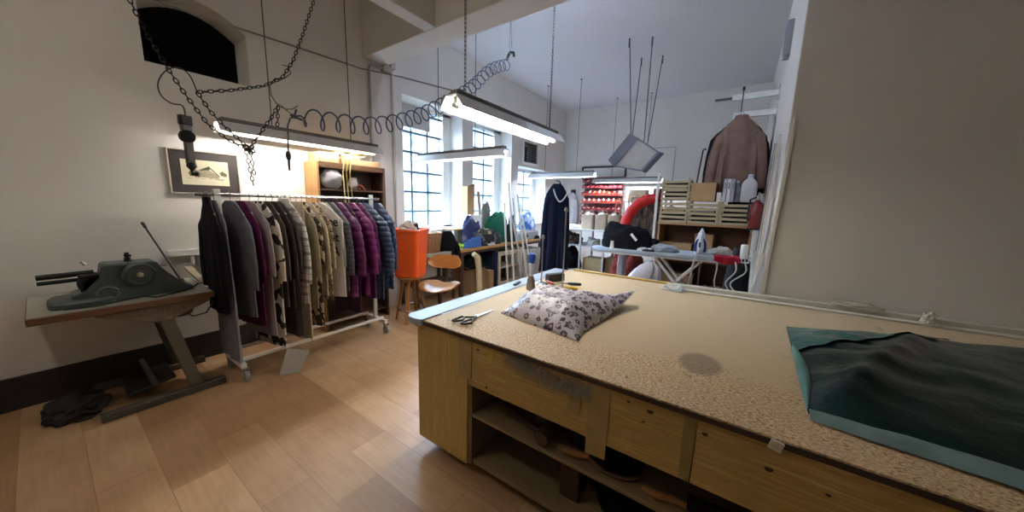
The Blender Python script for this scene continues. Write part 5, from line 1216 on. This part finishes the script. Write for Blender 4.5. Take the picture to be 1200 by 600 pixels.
for k, (a, b) in enumerate(((x1, KZ+.012), (x2, KZ+.012), (x3, KZ+.012), (x1, KZ+hh+.014))):
    single('folder_stack', ['dark folder stack inside the crate below the topmost one', 'dark folder stack inside the middle crate', 'dark folder stack inside the crate under the white jug', 'dark folder stack inside the topmost crate'][k], 'folders', MB().box((a+.03, KY0+.07, b), (a+.305, KY0+.27, b+.11)).box((a+.035, KY0+.08, b+.112), (a+.30, KY0+.26, b+(.17 if k < 2 else .24))), M('#2a251f', .8), (a+.17, KY0+.17, b))
CT = KZ+hh-.008
carton('open cardboard box standing on the middle slatted crate', (x2-.005, KY0+.02, CT), (x2+.285, KY0+.27, CT+.235), CARD, None)
single('paper_tub', 'small white tub beside the cardboard box on the crates', 'tub', MB().lathe([(0, 0), (.026, 0), (.028, .09), (.03, .092), (.03, .115), (0, .117)], (x2+.325, KY0+.05, CT), 18), WHITEP, (x2+.325, KY0+.05, CT))
BN = 'binders on the crates'
for k in range(3):
    x = x2+.362+.042*k
    t = thing('ring_binder', ['pale grey binder next to the white tub', 'white binder in the middle of three on the crates', 'lilac grey binder beside the clear bottle'][k], 'binder', (x+.018, KY0+.14, CT), 0, BN)
    MB().box((x, KY0+.03, CT), (x+.036, KY0+.25, CT+.285)).build('cover', M(['#b5b5bb', '#cfcfd2', '#a5a3b3'][k], .5), t, bev=.003); MB().box((x+.008, KY0+.027, CT+.16), (x+.028, KY0+.0295, CT+.24)).build('spine_label', M('#8b8d95', .6), t)
t = thing('clear_bottle', 'clear plastic bottle between the binders and the white jug', 'bottle', (x3+.15, KY0+.13, CT))
MB().lathe([(0, 0), (.042, 0), (.045, .01), (.043, .09), (.046, .16), (.03, .21), (.018, .225), (.018, .24), (0, .24)], (x3+.145, KY0+.13, CT), 22).build('bottle_body', M('#8e9099', .2, 0, .2, 14), t); MB().lathe([(0, 0), (.021, 0), (.021, .03), (0, .03)], (x3+.145, KY0+.13, CT+.235), 14).build('cap', M('#c9ccd2', .4), t)
t = thing('white_jug', 'white plastic canister with shoulders and screw cap on the crates', 'canister', (x3+.265, KY0+.13, CT))
jx = x3+.272; rings = [[V(jx+x, KY0+.13+y, CT+z) for x, y in rect_arc(28, hx, hy, 4)] for z, hx, hy in ((0, .078, .06), (.01, .084, .066), (.20, .084, .066), (.235, .078, .06), (.27, .055, .045), (.295, .030, .028), (.31, .026, .026))]
MB().loft(rings).build('jug_body', M('#c3c3c9', .4, 0, .03), t, ang=50); MB().lathe([(0, 0), (.03, 0), (.03, .028), (.026, .034), (0, .034)], (jx, KY0+.13, CT+.31), 18).build('cap', M('#b9b9c0', .4), t)
# inside the cabinet
IG = 'boxes inside the open cabinet'
carton('long low cardboard box in the open cabinet behind the ironing board', (-.92, 5.06, .841), (-.52, 5.36, 1.06), CARD2, IG)
carton('taller cardboard box behind the steam iron in the open cabinet', (-.50, 5.12, .841), (-.28, 5.38, 1.20), CARD, IG)
for k in range(5):
    x = -.34+.085*k
    t = thing('ring_binder', ['white binder nearest the divider in the low cabinet', 'second white binder from the cabinet divider', 'third white binder from the cabinet divider', 'fourth white binder from the cabinet divider', 'leaning white binder last in the low cabinet'][k], 'binder', (x, 5.1, .10), 0, 'binders in the open cabinet')
    R_ = Matrix.Rotation(-.05-.05*k, 3, 'Y')
    MB().cbox((x+.03, 5.15, .30), (.062, .25, .38), R_).build('cover', M('#a9a59d', .5), t, bev=.003); mb = MB().cbox(V(x+.03, 5.0235, .30)+R_ @ V(0, 0, .03), (.04, .001, .14), R_); mb.build('spine_label', M('#cfccc4', .6), t)
carton('brown cardboard box at the floor of the open cabinet', (-.92, 5.06, .101), (-.46, 5.36, .62), CARD2, IG)

# ================================================================ IRONING BOARD
IZ = 1.05
t = thing('ironing_board', 'pale ironing board on crossed white legs behind the chipboard table', 'ironing board', (-.72, 4.15, 0))
prof = [(-1.52, 4.0), (-1.50, 3.93), (-1.42, 3.88), (-1.2, 3.85), (-.9, 3.87), (-.5, 3.93), (-.05, 4.0), (-.02, 4.05), (-.02, 4.36), (-.06, 4.40), (-.5, 4.36), (-.9, 4.28), (-1.2, 4.20), (-1.42, 4.10), (-1.50, 4.05)]
rings = [[V(x+(cx-x)*k, y+(4.08-y)*k, z) for x, y in prof for cx in (-.7,)] for z, k in ((IZ-.045, .02), (IZ-.04, 0), (IZ-.012, 0), (IZ, .02))]
mb = MB().loft(rings); mb.build('padded_top', M('#9aa6b3', .8, 0, .12, 12, .2, 80), t)
rings = [[V(x, y, z) for x, y in prof] for z in (IZ-.058, IZ-.046)]
MB().loft(rings).build('under_frame', M('#b9b7b0', .5), t)
for x0, x1_, y in ((-.77, .08, 3.99), (-.30, -1.15, 4.06), (-.77, .08, 4.24), (-.30, -1.15, 4.17)):
    MB().bar((x0, y, IZ-.06), (x1_, y, .02), .05, .03, (1, 0, 0)).build('leg', WHITEM, t, bev=.005)
for x in (-1.15, .08): MB().bar((x, 3.92, .02), (x, 4.34, .02), .035, .035).build('foot_bar', WHITEM, t)
# iron rest at the wall end
t2 = MB(); 
for y in (4.02, 4.36): t2.tube([(-.06, y, IZ-.03), (.10, y, IZ-.03), (.12, y, IZ+.03)], .008, 6)
for k in range(5): t2.tube([(-.01+.03*k, 4.02, IZ-.03), (-.01+.03*k, 4.36, IZ-.03)], .005, 6)
t2.build('iron_rest', WHITEM, t)
# steam iron standing on its heel
t = thing('steam_iron', 'white and blue steam iron standing upright on the ironing board', 'iron', (-.335, 4.15, IZ))
rings = []; ix, iy = -.335, 4.15
for z, hw, y0, y1 in ((.0, .052, -.05, .05), (.02, .060, -.055, .045), (.08, .062, -.055, .03), (.15, .054, -.055, .02), (.21, .038, -.055, .0), (.26, .018, -.052, -.018), (.285, .005, -.048, -.032)):
    rings.append([V(ix+x*hw, iy+(y0+y1)/2+y*(y1-y0)/2, IZ+.001+z) for x, y in rect_arc(24, 1, 1, 3)])
MB().loft(rings).build('iron_body', M('#c9ccd4', .3, 0, .03), t, ang=60)
for s_ in (-1, 1):
    MB().loft([[V(ix+s_*(hw*.78+.004)+x*hw*.22, iy-.056-.003+y*.004+0, IZ+z) for x, y in rect_arc(14, 1, 1, 2)] for z, hw in ((.03, .05), (.08, .058), (.13, .05), (.17, .03))]).build('blue_panel', M('#22346f', .3), t)
MB().tube(spline([V(ix, iy-.05, IZ+.05), V(ix, iy-.10, IZ+.07), V(ix, iy-.115, IZ+.13), V(ix, iy-.10, IZ+.19), V(ix, iy-.05, IZ+.22)], 6), .016, 10).build('handle', M('#c3c7d0', .35), t)
MB().tube(spline([V(ix, iy-.098, IZ+.08), V(ix, iy-.128, IZ+.10), V(ix, iy-.13, IZ+.14)], 6), .010, 8).build('grip', M('#1d2b58', .4), t)
mb = MB().tube(spline([V(ix+.01, iy-.06, IZ+.02), V(ix-.01, iy-.22, IZ+.02), V(ix-.03, iy-.30, IZ-.10), V(ix-.05, iy-.27, IZ-.32), V(ix-.10, iy-.26, IZ-.5), V(ix-.1, iy-.2, IZ-.9), V(ix-.02, iy-.2, .008)], 8), .008, 6); mb.build('cord', M('#a8a59c', .6), t)
for lab, x0_, dx in (('white cable hanging behind the iron cord', -.16, .0), ('white cable hanging with a loop under the red cloth', .0, -.06), ('white twisted cable hanging at the wall end of the board', .08, -.1)):
    mb = MB().tube(spline([V(x0_, 3.985, IZ-.03), V(x0_+.01, 3.94, IZ-.12), V(x0_+dx, 3.94, IZ-.25), V(x0_+.4*dx+.03, 3.95, IZ-.38), V(x0_+.03, 3.95, .5), V(x0_+.05, 3.95, .008)], 7), .0065, 6); single('power_cable', lab, 'cable', mb, M('#b4b2ab', .6), (x0_, 3.95, .6))
mb = MB(); sheet = []
for j in range(9):
    r = []
    for i in range(19):
        u = i/18; v = j/8; x = -.20+.23*u; 
        if v < .5: p = V(x, 4.16-.36*v, IZ+.012+.012*noise.noise((u*4, v*4, 2))+.0)
        else: p = V(x+.01, 3.975-.008*math.sin(u*14), IZ+.012-.06*(v-.5)*2*(.75+.5*math.sin(u*PI)))
        r.append(p)
    sheet.append(r)
single('red_cloth', 'dark red cloth hanging over the wall end of the ironing board', 'cloth', mb.sheet(sheet, .004), cloth('#8d1b2c'), (0, 4.05, IZ), ang=80)
heap('white_cloth', 'pale crumpled cloth behind the red cloth on the ironing board', 'cloth', (-.16, 4.29, IZ+.001), (.11, .06, .07), 95, cloth('#b5b1a6'), .4)
single('spray_bottle', 'white upright bottle at the wall end of the ironing board', 'bottle', MB().lathe([(0, 0), (.034, 0), (.036, .005), (.036, .14), (.03, .15), (0, .152)], (.065, 4.30, IZ-.023), 18), WHITEP, (.065, 4.30, IZ), bev=0)
heap('grey_cloth', 'grey white folded cloth next to the black heap on the ironing board', 'cloth', (-.70, 4.06, IZ+.001), (.16, .11, .075), 96, cloth('#8f98a3'), .4)
heap('striped_cloth', 'small dark and white striped cloth in front on the ironing board', 'cloth', (-.86, 3.93, IZ+.001), (.09, .04, .035), 97, spots('#b9bec6', '#22263a', 14, .5, .53), .3)
single('thread_cone', 'small white cone standing before the black clothes on the board', 'cone', MB().lathe([(0, 0), (.028, 0), (.028, .006), (.024, .01), (.018, .085), (0, .087)], (-1.24, 3.90, IZ+.001), 16), M('#c4c4bf', .6), (-1.24, 3.9, IZ))
# black clothes heap
heap('black_clothes', 'big black clothes heap lying on the narrow end of the ironing board', 'clothes', (-1.12, 4.04, IZ+.001), (.30, .13, .27), 98, BLK, .28, freq=1.6)
heap('black_clothes', 'black sleeve trailing from the heap towards the grey cloth', 'clothes', (-.86, 4.10, IZ+.001), (.13, .11, .12), 99, BLK, .3)
single('white_tag', 'white paper tag on the black clothes heap', 'tag', MB().bar((-1.03, 3.91, IZ+.185), (-.96, 3.89, IZ+.115), .028, .004, (0, -1, .3)), M('#cfcfcf', .6), (-1.0, 3.9, IZ+.15))
# white sack under the board
def sack():
    rings = []; c = V(-1.06, 3.58, .001)
    for i in range(19):
        u = i/18; k = (1-.72*u) if u < .93 else .33*(1-u)/.07*.9+.03
        rings.append([c+V(x*.34*k+.34*u, y*.20*k*(1-.3*u), u*1.0)+V(x, y, 0)*.045*noise.noise((x*2.3, y*2.3, u*3.2)) for x, y in rect_arc(30, 1, 1, 2)])
    return MB().loft(rings)
single('white_sack', 'large white plastic sack standing under the ironing board', 'sack', sack(), M('#bdbcca', .5, 0, .06, 6, .4, 12), (-1.02, 3.58, 0), ang=70)
heap('brown_bundle', 'red brown bundle on the floor stack behind the white sack', 'bundle', (-1.22, 4.62, .46), (.24, .2, .42), 101, cloth('#6d2c22'), .35)
carton('large cardboard box carrying the red brown bundle behind the ironing board', (-1.5, 4.5, .001), (-.98, 4.85, .455), CARD2)
garment('pale_garment', 'pale lilac top hanging from the ironing board edge', 'top', tuple(atY(730, 294, 4.27)), .2, .34, .11, .05, cloth('#a59da3'), 102, hung=False, neck=False)

# ================================================================ SUSPENDED FAN HEATER
t = thing('fan_heater', 'grey metal fan heater hung tilted on thin rods near the back wall', 'heater', (-1.6, 5.65, 2.45))
FYY = 5.35
P4 = [atY(719, 195, FYY), atY(747, 161, FYY), atY(773, 178, FYY), atY(752, 201, FYY)]
dep = (atY(734, 160, FYY+.5)-P4[1])*.5+(atY(716, 184, FYY+.5)-P4[0])*.5
back = [p+dep for p in P4]
cen = sum(P4, V(0, 0, 0))/4
casing = MB()
for k in range(4):
    a, b = P4[k], P4[(k+1) % 4]; a2, b2 = back[k], back[(k+1) % 4]; casing.add([a, b, b2, a2], [(0, 1, 2, 3)])
casing.add(back, [(0, 1, 2, 3)]); 
# front rim + recessed front panel
inn = [p+(cen-p)*.10 for p in P4]; rec = [p+dep.normalized()*.03 for p in inn]
for k in range(4): casing.add([P4[k], P4[(k+1) % 4], inn[(k+1) % 4], inn[k]], [(0, 1, 2, 3)]); casing.add([inn[k], inn[(k+1) % 4], rec[(k+1) % 4], rec[k]], [(0, 1, 2, 3)])
casing.build('casing', M('#6c6d75', .5, .2, .06), t, smooth=False)
MB().add(rec, [(0, 1, 2, 3)]).build('front_panel', M('#a5a29c', .5, .1, .06), t, smooth=False)
nrm = -dep.normalized(); u_ = (P4[2]-P4[3]).normalized()
lv = MB()
for k in range(6):
    a = P4[3]+(P4[2]-P4[3])*(.10+.16*k); b = a+(P4[2]-P4[3])*.12; lv.add([a+nrm*.004, b+nrm*.004, b+nrm*.05+V(.02, 0, -.03), a+nrm*.05+V(.02, 0, -.03)], [(0, 1, 2, 3)])
lv.sheet([[P4[3]+nrm*.002+V(.0, 0, 0), P4[2]+nrm*.002], [P4[3]+V(.075, -.03, -.03), P4[2]+V(.075, -.03, -.03)]])
lv.build('louvre', M('#45474c', .5, .3), t, smooth=False)
for q, k in (((738, 45), P4[1]+dep*.8), ((765, 43), P4[2]*.35+P4[1]*.65+dep*.1), ((752, 68), back[1]*.85+back[2]*.15), ((777, 65), back[2]*.9+back[1]*.1)):
    top = atZ(q[0], q[1], HC); mb = MB().cyl(k, top, .0075, seg=8); mb.build('hanging_rod', DGREY, t)
    MB().cyl(top-V(0, 0, .12), top, .012, seg=8).build('rod_sleeve', DGREY, t)

# ================================================================ JACKETS ON THE WALL ARMS
JY = 5.3
for k, (x0_, z_, lab) in enumerate(((-.27, 2.965, 'upper white bracket arm sticking out of the narrow wall'), (-.24, 2.745, 'lower white bracket arm carrying the jackets'))):
    t = thing('bracket_arm', lab, 'bracket', (RX, JY, z_))
    MB().box((x0_, JY-.02, z_-.035), (RX, JY+.02, z_+.035)).build('arm', M('#e4e4e1', .5), t, bev=.004); MB().box((RX-.012, JY-.05, z_-.08), (RX, JY+.05, z_+.08)).build('wall_plate', M('#bdbdba', .5), t)
    if k == 0:
        MB().box((-.46, JY-.012, z_-.015), (-.26, JY+.012, z_+.01)).build('dark_rod', DGREY, t)
        a = atY(872, 104, JY-.03); MB().tube([a, V(a.x, JY-.03, 2.78)], .006, 6).build('hook_wire', BLACK, t); MB().lathe([(0, -.03), (.015, -.02), (.015, .02), (0, .03)], a, 10).build('hook_knob', BLACK, t)
BRN = M('#7d665b', .9, 0, .15, 6, .3, 50)
garment('brown_jacket', 'brown jacket hanging broadside from the white wall arm', 'jacket', (-.14, JY-.06, 2.745), .02, .98, .43, .12, BRN, 111, sl=.80, hem=.47, fold=.5, r0=.072, r1=.055, out=.075, collar=BRN)
garment('dark_jacket', 'black jacket hanging behind the brown one', 'jacket', (-.16, JY+.13, 2.745), .0, .90, .54, .10, M('#141416', .9), 112, sl=.8, r0=.08, r1=.06, collar=M('#141416', .9))
garment('dark_jacket', 'dark grey coat against the wall behind the brown jacket', 'coat', (.0, JY+.32, 2.70), .6, 1.05, .40, .10, M('#26262a', .9), 113, sl=.8, r0=.06, r1=.05)
for xx, zz, lab in ((-.62, 1.66, 'thin dark stick with a small hook leaning on the back wall'), ):
    a = atY(817, 212, 5.45); b = atY(824, 176, 5.45); mb = MB().tube([V(a.x-.06, 5.45, 1.345), a, b, b+V(.02, 0, .02), b+V(.035, 0, -.0)], .010, 6); single('hook_stick', 'thin dark hooked stick standing behind the crates', 'stick', mb, BLACK, (a.x, 5.45, 1.35))
# dark red extinguisher on the narrow wall
t = thing('fire_extinguisher', 'dark red extinguisher standing on a wall shelf beside the crates', 'extinguisher', (.165, 4.88, 1.36))
ex = V(.137, 4.84, 1.335)
MB().lathe([(0, 0), (.060, 0), (.066, .01), (.066, .24), (.055, .29), (.025, .315), (.02, .33), (0, .33)], ex, 24).build('cylinder', M('#6b161c', .35, 0, .08), t)
mb = MB().lathe([(0, 0), (.02, 0), (.022, .04), (.015, .06), (0, .06)], ex+V(0, 0, .325), 14); mb.build('valve', STEEL, t); mb = MB().bar(ex+V(.0, .03, .38), ex+V(0, -.06, .41), .02, .012); mb.bar(ex+V(0, .02, .365), ex+V(0, -.05, .36), .018, .01); mb.build('lever', M('#9aa09c', .4, .3), t)
mb = MB().tube([ex+V(-.02, 0, .36), ex+V(-.075, -.02, .33), ex+V(-.08, -.02, .15), ex+V(-.072, -.02, .08)], .010, 8); mb.build('hose', BLACK, t)
MB().box((.06, 4.75, 1.315), (RX, 4.93, 1.334)).build('wall_bracket', BLACK, t)
heap('gap_shade', 'tall black lump painting the shade in the gap beside the open cabinet', 'sack', (.03, 4.62, .001), (.14, .20, .95), 115, M('#0d0c0d', .7, 0, .2), .2)  # black shape stands in for the shade of the gap

# ================================================================ NARROW WALL: boards, box, cable
t = thing('junction_box', 'grey electrical box high on the narrow white wall', 'box', (RX, 4.5, 3.25))
MB().box((RX-.05, 4.42, 3.08), (RX, 4.60, 3.40)).build('casing', M('#8d8e93', .5), t, bev=.006); MB().box((RX-.056, 4.44, 3.12), (RX-.05, 4.58, 3.36)).build('cover', M('#7f8086', .5), t)
for k, (y0_, y1_, zt, c_, lab) in enumerate(((3.66, 3.84, 2.12, '#b6b2aa', 'wide pale board leaning on the narrow wall'), (3.52, 3.62, 2.0, '#8c867c', 'grey brown board leaning between the pale ones'), (3.40, 3.47, 2.15, '#c3bfb7', 'white lath leaning on the narrow wall near the corner'))):
    mb = MB().prism([(y0_, 0), (y1_, 0), (y1_-.02, zt), (y0_+.03, zt-.05*k)], (RX-.075, 0, .002), (0, 1, 0), (.024, 0, 1), (-.016, 0, 0)); single('leaning_board', lab, 'board', mb, M(c_, .6, 0, .15, 8), (RX-.05, (y0_+y1_)/2, 0), bev=.002)
mb = MB().prism([(0, 0), (.05, .0), (.06, .5), (.03, .9), (.0, .6)], (RX-.072, 3.53, 1.2), (0, 1, 0), (.024, 0, 1), (-.004, 0, 0)); single('dark_strip', 'dark torn strip hanging on the leaning boards', 'strip', mb, M('#2d2a2c', .7), (RX-.08, 3.55, 1.2))
a, b = atY(933.5, 138, 3.22), atY(892, 345, 3.22)
mb = MB().bar(V(a.x, 3.236, a.z), V(b.x, 3.236, H+.002), .025, .014, (0, 1, 0)); single('corner_lath', 'slim white lath leaning along the wall corner on the table', 'lath', mb, M('#cfccc4', .5, 0, .06), (b.x, 3.23, H), bev=.002)
mb = MB().tube(spline([atY(905, 240, 3.5), atY(897, 285, 3.45), atY(888, 318, 3.4), atY(878, 345, 3.3)], 8), .008, 6); q = atY(905, 240, 3.5); mb.tube([q, V(RX-.004, 3.52, q.z+.06)], .008, 6); e = atY(878, 345, 3.3); mb.tube([e, V(e.x-.01, 3.3, .006)], .008, 6)
single('white_cable', 'white cable drooping along the leaning boards to the floor', 'cable', mb, M('#bdbab2', .5), (.1, 3.45, 1.2))
